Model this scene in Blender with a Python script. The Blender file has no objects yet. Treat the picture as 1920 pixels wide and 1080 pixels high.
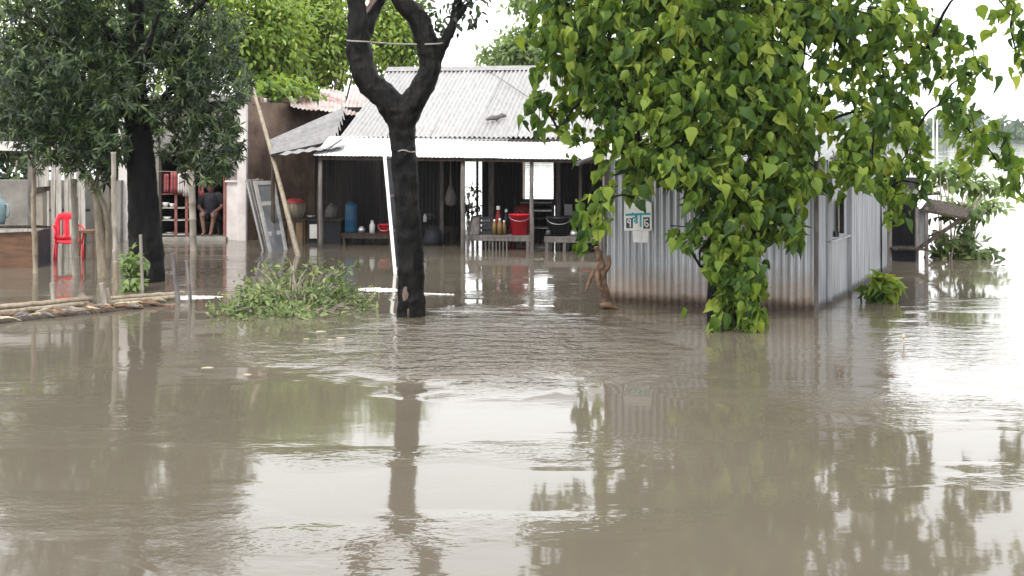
import bpy, math, random
import numpy as np
from mathutils import Vector, Matrix

random.seed(7)
rng = np.random.default_rng(11)
R = math.radians
sc = bpy.context.scene

# ------------------------------------------------------------------ camera
F_PX, CX, HY, CAM_Z = 2400.0, 960.0, 255.0, 2.0      # focal length in 1920-px units, horizon row, eye height over the flood
cam_d = bpy.data.cameras.new("camera")
cam = bpy.data.objects.new("camera", cam_d)
sc.collection.objects.link(cam)
cam.location = (0, 0, CAM_Z)
cam.rotation_euler = (R(90), 0, 0)
cam_d.sensor_width = 36.0
cam_d.lens = 36.0 * F_PX / 1920.0
cam_d.shift_y = -(540.0 - HY) / 1920.0
cam_d.clip_start, cam_d.clip_end = 0.1, 6000.0
sc.camera = cam

# ------------------------------------------------------------------ sky and sun (bright overcast)
SUN_EL, SUN_AZ = R(52), R(205)          # compass direction the light comes from: behind the camera, a little left
world = bpy.data.worlds.new("World"); sc.world = world; world.use_nodes = True
wn, wl = world.node_tree.nodes, world.node_tree.links
wn.clear()
sky = wn.new('ShaderNodeTexSky'); sky.sky_type = 'NISHITA'; sky.sun_disc = False
sky.sun_elevation, sky.sun_rotation = SUN_EL, SUN_AZ
sky.air_density, sky.dust_density, sky.ozone_density = 1.0, 5.0, 1.0
mixc = wn.new('ShaderNodeMix'); mixc.data_type = 'RGBA'
mixc.inputs['Factor'].default_value = 0.85            # share of the sky under white cloud
mixc.inputs['B'].default_value = (12.1, 12.2, 12.25, 1)
bg = wn.new('ShaderNodeBackground'); bg.inputs['Strength'].default_value = 0.12
wo = wn.new('ShaderNodeOutputWorld')
wl.new(sky.outputs[0], mixc.inputs['A']); wl.new(mixc.outputs['Result'], bg.inputs[0]); wl.new(bg.outputs[0], wo.inputs[0])

sun_d = bpy.data.lights.new("sun", 'SUN'); sun_d.energy = 1.5; sun_d.angle = R(14); sun_d.color = (1.0, 0.95, 0.86)
sun = bpy.data.objects.new("sun", sun_d); sc.collection.objects.link(sun)
sd = Vector((math.sin(SUN_AZ) * math.cos(SUN_EL), math.cos(SUN_AZ) * math.cos(SUN_EL), math.sin(SUN_EL)))
sun.rotation_euler = (-sd).to_track_quat('-Z', 'Y').to_euler()

sc.view_settings.view_transform = 'Standard'; sc.view_settings.look = 'None'
sc.view_settings.exposure = 1.0; sc.view_settings.gamma = 1.0
sc.render.engine = 'CYCLES'
sc.cycles.use_denoising = True
sc.cycles.max_bounces = 8; sc.cycles.diffuse_bounces = 4; sc.cycles.glossy_bounces = 4; sc.cycles.transmission_bounces = 4
sc.cycles.sample_clamp_indirect = 8.0
COL = sc.collection

# ------------------------------------------------------------------ helpers
def P(px, py, d):                    # a point of the place seen at pixel px,py (1920x1080) at distance d
    return Vector(((px - CX) * d / F_PX, d, CAM_Z - (py - HY) * d / F_PX))
def W(px, py, z=0.0):                # a point on the water
    d = F_PX * CAM_Z / (py - HY)
    return Vector(((px - CX) * d / F_PX, d, z))
def V3(*a): return Vector(a)

ROOT = {}
class MB:
    def __init__(s): s.v = []; s.f = []
    def add(s, vs, fs):
        o = len(s.v); s.v += [tuple(x) for x in vs]; s.f += [tuple(i + o for i in f) for f in fs]; return s
    def box(s, c, size, M=None, j=0.0):
        sx, sy, sz = (x / 2 for x in size); vs = []
        for x, y, z in ((-1,-1,-1),(1,-1,-1),(1,1,-1),(-1,1,-1),(-1,-1,1),(1,-1,1),(1,1,1),(-1,1,1)):
            p = Vector((x*sx + random.uniform(-j, j), y*sy + random.uniform(-j, j), z*sz + random.uniform(-j, j)))
            vs.append(Vector(c) + (M @ p if M else p))
        return s.add(vs, [(0,3,2,1),(4,5,6,7),(0,1,5,4),(1,2,6,5),(2,3,7,6),(3,0,4,7)])
    def bar(s, a, b, w, h=None, up=(0, 0, 1)):       # rectangular bar from a to b
        a, b = Vector(a), Vector(b); h = h or w
        z = (b - a); L = z.length; z.normalize()
        u = Vector(up)
        if abs(z.dot(u)) > 0.98: u = Vector((0, 1, 0))
        x = z.cross(u).normalized(); y = x.cross(z).normalized()
        M = Matrix((x, y, z)).transposed()
        return s.box((a + b) / 2, (w, h, L), M)
    def tube(s, pts, rad, n=8, cap=True, jit=0.0):
        pts = [Vector(p) for p in pts]
        if not hasattr(rad, '__len__'): rad = [rad] * len(pts)
        vs, fs = [], []
        prev = None
        for i, p in enumerate(pts):
            t = (pts[min(i + 1, len(pts) - 1)] - pts[max(i - 1, 0)]).normalized()
            if prev is None:
                a = Vector((1, 0, 0)) if abs(t.x) < 0.9 else Vector((0, 1, 0))
                x = t.cross(a).normalized()
            else:
                x = (prev - t * prev.dot(t)).normalized()
            prev = x; y = t.cross(x)
            for k in range(n):
                an = 2 * math.pi * k / n
                r = rad[i] * (1 + random.uniform(-jit, jit))
                vs.append(p + (x * math.cos(an) + y * math.sin(an)) * r)
        for i in range(len(pts) - 1):
            for k in range(n):
                fs.append((i*n + k, i*n + (k+1) % n, (i+1)*n + (k+1) % n, (i+1)*n + k))
        if cap:
            fs.append(tuple(range(n))[::-1]); fs.append(tuple((len(pts)-1)*n + k for k in range(n)))
        return s.add(vs, fs)
    def lathe(s, c, prof, n=20):                      # prof: (r, z) pairs
        c = Vector(c); vs, fs = [], []
        for r, z in prof:
            for k in range(n):
                a = 2 * math.pi * k / n
                vs.append(c + Vector((r * math.cos(a), r * math.sin(a), z)))
        for i in range(len(prof) - 1):
            for k in range(n):
                fs.append((i*n + k, i*n + (k+1) % n, (i+1)*n + (k+1) % n, (i+1)*n + k))
        return s.add(vs, fs)
    def prism(s, poly, d):                            # polygon of points pushed along d
        n = len(poly); d = Vector(d)
        vs = [Vector(p) for p in poly] + [Vector(p) + d for p in poly]
        fs = [tuple(range(n)), tuple(range(2*n - 1, n - 1, -1))] + [(i, i + n, (i+1) % n + n, (i+1) % n) for i in range(n)]
        return s.add(vs, fs)
    def corr(s, o, U, Vv, pitch=0.076, amp=0.009, nv=3, phase=0.0, bend=0.0, spw=6, wob=0.0):
        # corrugated sheet: o corner, U across the waves (full vector), Vv along them
        o, U, Vv = Vector(o), Vector(U), Vector(Vv)
        N = U.cross(Vv).normalized(); w = U.length
        nu = max(4, int(w / pitch * spw)); vs, fs = [], []
        ph2 = random.uniform(0, 6)
        for j in range(nv + 1):
            b = j / nv
            for i in range(nu + 1):
                a = i / nu
                off = amp * math.sin(2 * math.pi * a * w / pitch + phase) + bend * math.sin(math.pi * b) + wob * math.sin(5 * a + ph2 + 3 * b)
                vs.append(o + U * a + Vv * b + N * off)
        for j in range(nv):
            for i in range(nu):
                k = j * (nu + 1) + i
                fs.append((k, k + 1, k + nu + 2, k + nu + 1))
        return s.add(vs, fs)
    def corr_quad(s, A, B, C, D, waves, amp=.018, nv=4):      # A-B low front edge to high, C-D the same at the back; ridges run A to B
        nu = waves * 6; A, B, C, D = map(Vector, (A, B, C, D)); N = (C - A).cross(B - A).normalized(); vs = []
        for j in range(nv + 1):
            for i in range(nu + 1):
                a = i / nu; vs.append(A.lerp(C, a).lerp(B.lerp(D, a), j / nv) + N * amp * math.sin(2 * math.pi * waves * a))
        return s.add(vs, [(j * (nu + 1) + i, j * (nu + 1) + i + 1, (j + 1) * (nu + 1) + i + 1, (j + 1) * (nu + 1) + i) for j in range(nv) for i in range(nu)])
    def build(s, name, mat, parent=None, smooth=False, bevel=0.0):
        me = bpy.data.meshes.new(name)
        off = ROOT.get(parent.name, Vector((0, 0, 0))) if parent else Vector((0, 0, 0))
        me.from_pydata([tuple(Vector(v) - off) for v in s.v], [], s.f)
        me.update()
        o = bpy.data.objects.new(name, me); COL.objects.link(o)
        if mat: me.materials.append(mat)
        if parent: o.parent = parent
        ROOT[o.name] = off
        if smooth: me.shade_smooth()
        if bevel:
            m = o.modifiers.new('bevel', 'BEVEL'); m.width = bevel; m.segments = 1; m.limit_method = 'ANGLE'
        return o
def tag(o, label, cat, group=None, kind=None):
    o['label'] = label; o['category'] = cat
    if group: o['group'] = group
    if kind: o['kind'] = kind
    return o
def thing(name, loc, label, cat, group=None):
    o = bpy.data.objects.new(name, None); COL.objects.link(o)
    o.location = loc; o.empty_display_size = 0.2
    ROOT[o.name] = Vector(loc)
    return tag(o, label, cat, group)
def structure(o, label=None):
    o['kind'] = 'structure'
    if label: o['label'] = label
    return o

# ------------------------------------------------------------------ materials
def mat(name):
    m = bpy.data.materials.new(name); m.use_nodes = True
    nt = m.node_tree; b = nt.nodes['Principled BSDF']
    return m, nt.nodes, nt.links, b
def noise_ramp(n, l, scale, cols, coord='Object', detail=5, rough=0.6, stretch=None, dist=0.0):
    tc = n.new('ShaderNodeTexCoord'); src = tc.outputs[coord]
    if stretch:
        mp = n.new('ShaderNodeMapping'); mp.inputs['Scale'].default_value = stretch
        l.new(src, mp.inputs[0]); src = mp.outputs[0]
    nz = n.new('ShaderNodeTexNoise'); nz.inputs['Scale'].default_value = scale
    nz.inputs['Detail'].default_value = detail; nz.inputs['Roughness'].default_value = rough; nz.inputs['Distortion'].default_value = dist
    l.new(src, nz.inputs['Vector'])
    rp = n.new('ShaderNodeValToRGB')
    el = rp.color_ramp.elements
    while len(el) < len(cols): el.new(0.5)
    for e, (p, c) in zip(el, cols):
        e.position = p; e.color = (*c, 1)
    l.new(nz.outputs['Fac'], rp.inputs['Fac'])
    return rp.outputs['Color'], nz.outputs['Fac']
def bump(n, l, b, fac, strength=0.3, dist=0.02):
    bp = n.new('ShaderNodeBump'); bp.inputs['Strength'].default_value = strength; bp.inputs['Distance'].default_value = dist
    l.new(fac, bp.inputs['Height']); l.new(bp.outputs[0], b.inputs['Normal'])
def simple(name, c1, c2, scale=6, rough=0.7, bs=0.25, bd=0.01, metal=0.0, stretch=None, spec=0.4, mid=(0.35, 0.65), k=0.6):
    m, n, l, b = mat(name)
    c1, c2 = tuple(x * k for x in c1), tuple(x * k for x in c2)
    c, f = noise_ramp(n, l, scale, [(mid[0], c1), (mid[1], c2)], stretch=stretch)
    l.new(c, b.inputs['Base Color']); b.inputs['Roughness'].default_value = rough
    b.inputs['Metallic'].default_value = metal; b.inputs['Specular IOR Level'].default_value = spec
    if bs: bump(n, l, b, f, bs, bd)
    return m
def tin(name, base, dark, rust_c=(0.16, 0.075, 0.035), rust=0.55, metal=0.75, rough=0.42, stain=None, streak=(3, 3, 0.4)):
    m, n, l, b = mat(name)
    c, f = noise_ramp(n, l, 3.0, [(0.3, dark), (0.7, base)], stretch=streak)
    rm, rf = noise_ramp(n, l, 2.2, [(rust, (0, 0, 0)), (rust + 0.14, (1, 1, 1))], detail=8, rough=0.7)
    oi = n.new('ShaderNodeObjectInfo')
    vr = n.new('ShaderNodeMapRange'); vr.inputs['To Min'].default_value = 0.82; vr.inputs['To Max'].default_value = 1.08
    l.new(oi.outputs['Random'], vr.inputs['Value'])
    mul = n.new('ShaderNodeMix'); mul.data_type = 'RGBA'; mul.blend_type = 'MULTIPLY'; mul.inputs['Factor'].default_value = 1
    l.new(c, mul.inputs['A']); l.new(vr.outputs[0], mul.inputs['B'])
    mx = n.new('ShaderNodeMix'); mx.data_type = 'RGBA'; mx.inputs['B'].default_value = (*rust_c, 1)
    l.new(rm, mx.inputs['Factor']); l.new(mul.outputs['Result'], mx.inputs['A'])
    col = mx.outputs['Result']; mfac = rm
    if stain:                                        # flood stain and rust up to a height over the water
        geo = n.new('ShaderNodeNewGeometry'); sp = n.new('ShaderNodeSeparateXYZ'); l.new(geo.outputs['Position'], sp.inputs[0])
        nz = n.new('ShaderNodeTexNoise'); nz.inputs['Scale'].default_value = 7; nz.inputs['Detail'].default_value = 8; nz.inputs['Roughness'].default_value = .7
        l.new(geo.outputs['Position'], nz.inputs['Vector'])
        for (z0, z1, nam, cc) in stain:
            ad = n.new('ShaderNodeMath'); ad.operation = 'MULTIPLY_ADD'; ad.inputs[1].default_value = nam; ad.inputs[2].default_value = -nam / 2
            l.new(nz.outputs['Fac'], ad.inputs[0])
            su = n.new('ShaderNodeMath'); su.operation = 'ADD'; l.new(sp.outputs['Z'], su.inputs[0]); l.new(ad.outputs[0], su.inputs[1])
            mr = n.new('ShaderNodeMapRange'); mr.inputs['From Min'].default_value = z0; mr.inputs['From Max'].default_value = z1
            mr.inputs['To Min'].default_value = 0.92; mr.inputs['To Max'].default_value = 0.0
            l.new(su.outputs[0], mr.inputs['Value'])
            m2 = n.new('ShaderNodeMix'); m2.data_type = 'RGBA'; m2.inputs['B'].default_value = (*cc, 1)
            l.new(mr.outputs[0], m2.inputs['Factor']); l.new(col, m2.inputs['A']); col = m2.outputs['Result']
            mm = n.new('ShaderNodeMath'); mm.operation = 'MAXIMUM'; l.new(mfac, mm.inputs[0]); l.new(mr.outputs[0], mm.inputs[1]); mfac = mm.outputs[0]
    l.new(col, b.inputs['Base Color'])
    me = n.new('ShaderNodeMapRange'); me.inputs['To Min'].default_value = metal; me.inputs['To Max'].default_value = 0.05
    l.new(mfac, me.inputs['Value']); l.new(me.outputs[0], b.inputs['Metallic'])
    ro = n.new('ShaderNodeMapRange'); ro.inputs['To Min'].default_value = rough; ro.inputs['To Max'].default_value = 0.85
    l.new(mfac, ro.inputs['Value']); l.new(ro.outputs[0], b.inputs['Roughness'])
    bump(n, l, b, f, 0.12, 0.01)
    return m
def leafmat(name, cols, trans=0.35, rough=0.45, spec=0.35, single=0.0):
    # cols: three leaf colours picked per leaf by its own 'tint' value (plus the object's random for single leaves)
    m, n, l, b = mat(name)
    at = n.new('ShaderNodeAttribute'); at.attribute_name = 'tint'
    oi = n.new('ShaderNodeObjectInfo')
    ad = n.new('ShaderNodeMath'); ad.operation = 'ADD'; l.new(at.outputs['Fac'], ad.inputs[0])
    mu = n.new('ShaderNodeMath'); mu.operation = 'MULTIPLY'; mu.inputs[1].default_value = single
    l.new(oi.outputs['Random'], mu.inputs[0]); l.new(mu.outputs[0], ad.inputs[1])
    rp = n.new('ShaderNodeValToRGB'); el = rp.color_ramp.elements
    while len(el) < len(cols): el.new(0.5)
    for i, (e, c) in enumerate(zip(el, cols)):
        e.position = i / (len(cols) - 1) * 0.96; e.color = (*c, 1)
    l.new(ad.outputs[0], rp.inputs['Fac'])
    l.new(rp.outputs['Color'], b.inputs['Base Color'])
    b.inputs['Roughness'].default_value = rough; b.inputs['Specular IOR Level'].default_value = spec
    tr = n.new('ShaderNodeBsdfTranslucent')
    hs = n.new('ShaderNodeHueSaturation'); hs.inputs['Hue'].default_value = 0.485; hs.inputs['Saturation'].default_value = 1.1; hs.inputs['Value'].default_value = 1.7
    l.new(rp.outputs['Color'], hs.inputs['Color']); l.new(hs.outputs[0], tr.inputs['Color'])
    mx = n.new('ShaderNodeMixShader'); mx.inputs[0].default_value = trans
    out = n['Material Output']
    l.new(b.outputs[0], mx.inputs[1]); l.new(tr.outputs[0], mx.inputs[2]); l.new(mx.outputs[0], out.inputs['Surface'])
    return m

M = {}
M['tin_roof'] = tin('tin_roof', (0.43, 0.425, 0.42), (0.29, 0.285, 0.285), rust=0.68, metal=0.55, rough=0.5)
M['tin_skirt'] = tin('tin_skirt', (0.80, 0.81, 0.82), (0.70, 0.71, 0.73), rust=0.85, metal=0.35, rough=0.45)
M['tin_shed'] = tin('tin_shed', (0.50, 0.515, 0.54), (0.32, 0.33, 0.35), rust=0.78, metal=0.5, rough=0.42,
                    stain=[(0.0, 0.50, 0.55, (0.34, 0.24, 0.165)), (0.05, 0.15, 0.16, (0.055, 0.035, 0.024))])
M['tin_side'] = tin('tin_side', (0.33, 0.34, 0.36), (0.15, 0.155, 0.165), rust=0.74, metal=0.55, rough=0.45, streak=(7, 7, .35),
                    stain=[(0.03, 0.10, 0.08, (0.05, 0.045, 0.04))])
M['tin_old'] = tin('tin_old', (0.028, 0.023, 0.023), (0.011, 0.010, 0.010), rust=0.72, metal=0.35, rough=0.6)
M['tin_rust'] = tin('tin_rust', (0.50, 0.44, 0.42), (0.34, 0.26, 0.25), rust_c=(0.17, 0.05, 0.04), rust=0.50, metal=0.25, rough=0.7)
M['tin_grey'] = tin('tin_grey', (0.27, 0.26, 0.26), (0.16, 0.155, 0.16), rust=0.66, metal=0.35, rough=0.55)
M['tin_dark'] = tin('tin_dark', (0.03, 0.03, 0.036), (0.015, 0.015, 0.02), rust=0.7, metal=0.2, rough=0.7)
M['bark_wet'] = simple('bark_wet', (0.006, 0.006, 0.007), (0.085, 0.075, 0.066), scale=11, rough=0.6, bs=1.0, bd=0.05, mid=(.42, .78), stretch=(1, 1, 0.25), spec=0.15, k=0.15)
M['bark_grey'] = simple('bark_grey', (0.16, 0.13, 0.10), (0.36, 0.31, 0.25), scale=12, rough=0.8, bs=0.6, bd=0.02, stretch=(1, 1, 0.3))
M['cut_wood'] = simple('cut_wood', (0.16, 0.10, 0.085), (0.40, 0.28, 0.24), scale=9, rough=0.8, k=0.4)
M['bamboo'] = simple('bamboo', (0.25, 0.20, 0.14), (0.46, 0.39, 0.29), scale=9, rough=0.55, bs=0.2, stretch=(2, 2, 0.6))
M['bamboo_pale'] = simple('bamboo_pale', (0.42, 0.37, 0.30), (0.66, 0.60, 0.51), scale=8, rough=0.6, bs=0.2, stretch=(2, 2, 0.5), k=0.4)
M['plank_pale'] = simple('plank_pale', (0.40, 0.37, 0.33), (0.70, 0.67, 0.62), scale=7, rough=0.8, bs=0.3, stretch=(3, 3, 0.4), k=0.52)
M['wood_old'] = simple('wood_old', (0.09, 0.07, 0.055), (0.22, 0.18, 0.15), scale=10, rough=0.8, bs=0.4, stretch=(2, 2, 0.4), k=0.32, spec=0.08)
M['wood_grey'] = simple('wood_grey', (0.14, 0.125, 0.12), (0.30, 0.27, 0.26), scale=10, rough=0.8, bs=0.4, stretch=(2, 2, 0.4), k=0.5)
M['wood_brown'] = simple('wood_brown', (0.13, 0.065, 0.035), (0.24, 0.125, 0.07), scale=7, rough=0.6, bs=0.2, stretch=(0.5, 2, 2))
M['wood_pink'] = simple('wood_pink', (0.38, 0.12, 0.11), (0.55, 0.22, 0.19), scale=7, rough=0.7, bs=0.2, k=0.42)
M['plaster'] = simple('plaster', (0.24, 0.225, 0.205), (0.40, 0.38, 0.35), scale=2.5, rough=0.9, bs=0.3)
M['plaster_shaded'] = simple('plaster_shaded', (0.02, 0.016, 0.018), (0.045, 0.036, 0.036), scale=2, rough=.95, k=1.0)  # inner walls: the room's shade is put into this near-black plaster colour
M['plaster_white'] = simple('plaster_white', (0.50, 0.46, 0.45), (0.74, 0.70, 0.69), scale=2.2, rough=0.9, bs=0.25, k=0.85)
M['plaster_brown'] = simple('plaster_brown', (0.11, 0.07, 0.055), (0.30, 0.21, 0.16), scale=1.8, rough=0.95, bs=0.4, bd=0.02, k=0.8)
M['concrete'] = simple('concrete', (0.26, 0.25, 0.23), (0.42, 0.40, 0.37), scale=5, rough=0.85, bs=0.3)
M['white_paint'] = simple('white_paint', (0.66, 0.66, 0.66), (0.84, 0.84, 0.84), scale=5, rough=0.5, bs=0.1, k=0.85)
M['white_worn'] = simple('white_worn', (0.42, 0.40, 0.38), (0.84, 0.83, 0.82), scale=9, rough=0.6, bs=0.3, stretch=(2, 2, .4), mid=(.2, .5), k=1.0)
M['door_grey'] = simple('door_grey', (0.15, 0.155, 0.17), (0.24, 0.25, 0.27), scale=4, rough=0.6, bs=0.15, k=0.42)
M['door_pale'] = simple('door_pale', (0.30, 0.29, 0.29), (0.46, 0.45, 0.44), scale=5, rough=0.7, bs=0.15)
M['red_plastic'] = simple('red_plastic', (0.60, 0.012, 0.03), (0.68, 0.02, 0.045), scale=3, rough=0.35, bs=0, k=0.85)
M['red_dull'] = simple('red_dull', (0.26, 0.02, 0.03), (0.36, 0.035, 0.045), scale=4, rough=0.6, bs=0.1, k=0.8)
M['black_plastic'] = simple('black_plastic', (0.012, 0.013, 0.016), (0.025, 0.026, 0.03), scale=4, rough=0.4, bs=0)
M['blue_plastic'] = simple('blue_plastic', (0.012, 0.09, 0.20), (0.02, 0.13, 0.26), scale=4, rough=0.4, bs=0, k=0.6)
M['dark_blue'] = simple('dark_blue', (0.02, 0.022, 0.035), (0.045, 0.047, 0.065), scale=4, rough=0.7, bs=0.1, k=0.45)
M['brass'] = simple('brass', (0.34, 0.22, 0.08), (0.50, 0.35, 0.15), scale=6, rough=0.4, bs=0, metal=0.3, k=0.45)
M['cardboard'] = simple('cardboard', (0.20, 0.13, 0.075), (0.30, 0.20, 0.12), scale=5, rough=0.85, bs=0.1)
M['steel'] = simple('steel', (0.45, 0.45, 0.46), (0.62, 0.62, 0.63), scale=5, rough=0.35, bs=0, metal=0.7, k=0.85)
M['paper'] = simple('paper', (0.72, 0.70, 0.68), (0.84, 0.82, 0.80), scale=6, rough=0.8, bs=0, k=0.85)
M['teal_ink'] = simple('teal_ink', (0.01, 0.30, 0.36), (0.02, 0.38, 0.44), scale=8, rough=0.6, bs=0, k=0.85)
M['navy_ink'] = simple('navy_ink', (0.035, 0.06, 0.10), (0.06, 0.085, 0.13), scale=8, rough=0.6, bs=0)
M['cloth_red'] = simple('cloth_red', (0.40, 0.05, 0.07), (0.62, 0.22, 0.22), scale=9, rough=0.9, bs=0.2, k=0.5)
M['cloth_pale'] = simple('cloth_pale', (0.52, 0.46, 0.46), (0.70, 0.64, 0.63), scale=6, rough=0.9, bs=0.2, k=0.85)
M['cloth_dark'] = simple('cloth_dark', (0.018, 0.018, 0.028), (0.04, 0.04, 0.06), scale=6, rough=0.9, bs=0.2)
M['skin'] = simple('skin', (0.19, 0.10, 0.07), (0.25, 0.14, 0.10), scale=6, rough=0.55, bs=0)
M['hair'] = simple('hair', (0.006, 0.005, 0.005), (0.014, 0.012, 0.011), scale=30, rough=0.5, bs=0.3)
M['rope'] = simple('rope', (0.30, 0.28, 0.25), (0.45, 0.42, 0.38), scale=20, rough=0.8, bs=0.2)
M['mud'] = simple('mud', (0.11, 0.085, 0.06), (0.19, 0.15, 0.11), scale=3, rough=0.9, bs=0.4)
M['straw'] = simple('straw', (0.26, 0.22, 0.14), (0.48, 0.43, 0.32), scale=12, rough=0.85, bs=0.3, k=0.85)
M['driftwood'] = simple('driftwood', (0.10, 0.055, 0.03), (0.24, 0.14, 0.085), scale=14, rough=0.7, bs=0.5)
M['moss'] = simple('moss', (0.05, 0.10, 0.02), (0.13, 0.20, 0.05), scale=12, rough=0.9, bs=0.4)

BIG = [(0.016, 0.040, 0.011), (0.045, 0.092, 0.016), (0.105, 0.170, 0.026), (0.19, 0.255, 0.042), (0.28, 0.33, 0.07)]
M['leaf_big'] = leafmat('leaf_big', BIG, trans=0.43, rough=.58, spec=.22)
M['leaf_single'] = leafmat('leaf_single', BIG, trans=0.43, rough=.58, spec=.22, single=.72)
M['leaf_dark'] = leafmat('leaf_dark', [(0.005, 0.012, 0.005), (0.013, 0.028, 0.010), (0.038, 0.064, 0.021), (0.098, 0.135, 0.048)], trans=0.22, rough=0.42, spec=0.32)
M['leaf_far'] = leafmat('leaf_far', [(0.04, 0.085, 0.015), (0.12, 0.20, 0.03), (0.21, 0.29, 0.05), (0.30, 0.38, 0.09)], trans=0.38)
M['leaf_thin'] = leafmat('leaf_thin', [(0.07, 0.12, 0.04), (0.15, 0.22, 0.07), (0.24, 0.32, 0.12)], trans=0.38)
M['leaf_float'] = leafmat('leaf_float', [(0.022, 0.048, 0.012), (0.055, 0.098, 0.024), (0.12, 0.17, 0.048), (0.27, 0.30, 0.14)], trans=0.35)
M['leaf_shore'] = leafmat('leaf_shore', [(0.035, 0.07, 0.03), (0.06, 0.11, 0.04), (0.09, 0.14, 0.06)], trans=0.2)

# flood water: opaque brown silt under a reflecting skin, calm with wind-ruffled patches
def water_mat():
    m, n, l, b = mat('flood_water')
    geo = n.new('ShaderNodeNewGeometry')
    c, f = noise_ramp(n, l, 0.35, [(0.3, (0.090, 0.077, 0.059)), (0.7, (0.112, 0.097, 0.076))], detail=3)
    l.new(c, b.inputs['Base Color'])
    b.inputs['Roughness'].default_value = 0.05; b.inputs['IOR'].default_value = 1.33; b.inputs['Specular IOR Level'].default_value = 0.5
    def nz(scale, detail, vec=None, st=None):
        t = n.new('ShaderNodeTexNoise'); t.inputs['Scale'].default_value = scale; t.inputs['Detail'].default_value = detail
        t.inputs['Roughness'].default_value = 0.5
        src = geo.outputs['Position']
        if st:
            mp = n.new('ShaderNodeMapping'); mp.inputs['Scale'].default_value = st; l.new(src, mp.inputs[0]); src = mp.outputs[0]
        l.new(src, t.inputs['Vector']); return t.outputs['Fac']
    def math_(op, a, bb):
        t = n.new('ShaderNodeMath'); t.operation = op
        for i, x in enumerate((a, bb)):
            if isinstance(x, (int, float)): t.inputs[i].default_value = x
            else: l.new(x, t.inputs[i])
        return t.outputs[0]
    # patches where the water is ruffled
    def patch(cx, cy, rx, ry, s):
        mp = n.new('ShaderNodeMapping'); mp.inputs['Location'].default_value = (-cx / rx, -cy / ry, 0); mp.inputs['Scale'].default_value = (1 / rx, 1 / ry, 0)
        l.new(geo.outputs['Position'], mp.inputs[0])
        ln = n.new('ShaderNodeVectorMath'); ln.operation = 'LENGTH'; l.new(mp.outputs[0], ln.inputs[0])
        wob = math_('MULTIPLY_ADD', nz(1.3, 2), 0.9); 
        wob.node.inputs[2].default_value = -0.45
        r = math_('ADD', ln.outputs['Value'], wob)
        mr = n.new('ShaderNodeMapRange'); mr.interpolation_type = 'SMOOTHSTEP'
        mr.inputs['From Min'].default_value = 0.3; mr.inputs['From Max'].default_value = 1.25; mr.inputs['To Min'].default_value = s; mr.inputs['To Max'].default_value = 0
        l.new(r, mr.inputs['Value']); return mr.outputs[0]
    ps = [patch(-0.2, 12.4, 1.7, 2.2, 2.3), patch(4.2, 12.0, 1.6, 1.6, 0.22), patch(-2.2, 12.2, 1.2, .8, 0.25)]
    wind = n.new('ShaderNodeMapRange'); wind.inputs['From Min'].default_value = .5; wind.inputs['From Max'].default_value = .72; wind.inputs['To Max'].default_value = .3
    l.new(nz(.45, 3, st=(.6, 1.3, 1)), wind.inputs['Value']); ps.append(wind.outputs[0])
    tot = ps[0]
    for q in ps[1:]: tot = math_('MAXIMUM', tot, q)
    fine = math_('ADD', nz(3.4, 3, st=(.8, 1.7, 1)), math_('MULTIPLY', nz(13.0, 2, st=(1.0, 1.4, 1)), 0.35))
    calm = nz(1.6, 2, st=(1, 1, 1))
    amp = math_('MULTIPLY_ADD', tot, 1.0); amp.node.inputs[2].default_value = 0.008
    h = math_('ADD', math_('MULTIPLY', fine, amp), math_('MULTIPLY', calm, 0.025))
    bp = n.new('ShaderNodeBump'); bp.inputs['Strength'].default_value = 1.0; bp.inputs['Distance'].default_value = 0.06
    l.new(h, bp.inputs['Height']); l.new(bp.outputs[0], b.inputs['Normal'])
    return m
M['water'] = water_mat()

# ------------------------------------------------------------------ leaf templates and bulk foliage
def leaf_tpl(stations, fold, droop):
    """stations: (t, halfwidth); x across, y along, z up. Closed tips at both ends."""
    vs, fs = [(0, 0, 0)], []
    for t, w in stations:
        z = -droop * t * t
        vs += [(-w, t, z + fold * w), (0, t, z), (w, t, z + fold * w)]
    vs.append((0, 1, -droop))
    k = len(vs) - 1
    fs += [(0, 2, 1), (0, 3, 2)]
    for i in range(len(stations) - 1):
        a, c = 1 + 3 * i, 4 + 3 * i
        fs += [(a, a + 1, c + 1, c), (a + 1, a + 2, c + 2, c + 1)]
    a = 1 + 3 * (len(stations) - 1)
    fs += [(a, a + 1, k), (a + 1, a + 2, k)]
    return np.array(vs, float), fs
def rough_leaf(fo, dr, wd, jit, twist):
    v, f = leaf_tpl([(0.03, 0.20 * wd), (0.16, 0.37 * wd), (0.36, 0.36 * wd), (0.60, 0.25 * wd), (0.82, 0.10 * wd)], fo, dr)
    v = v + rng.normal(size=v.shape) * jit * (np.abs(v[:, :1]) > .02)
    a = twist * v[:, 1]; x, z = v[:, 0] * np.cos(a) - v[:, 2] * np.sin(a), v[:, 0] * np.sin(a) + v[:, 2] * np.cos(a)
    return np.stack([x, v[:, 1], z], 1), f
HEART = [rough_leaf(fo, dr, wd, .022, tw) for fo, dr, wd, tw in ((0.5, 0.3, 1, .2), (1.0, 0.5, .9, -.4), (0.3, 0.15, 1.05, .3), (0.9, 0.75, .75, .7), (1.5, .35, .7, -.6), (-.5, .4, .9, .4), (.7, .9, .85, -.2), (1.2, .6, .8, .9), (.2, .55, .95, -.7), (2.0, .4, .6, .3))]
LANCE = [leaf_tpl([(0.28, 0.11), (0.65, 0.10)], 0.4, 0.3)]
OVAL = [leaf_tpl([(0.25, 0.24), (0.65, 0.20)], 0.4, 0.2)]

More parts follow.
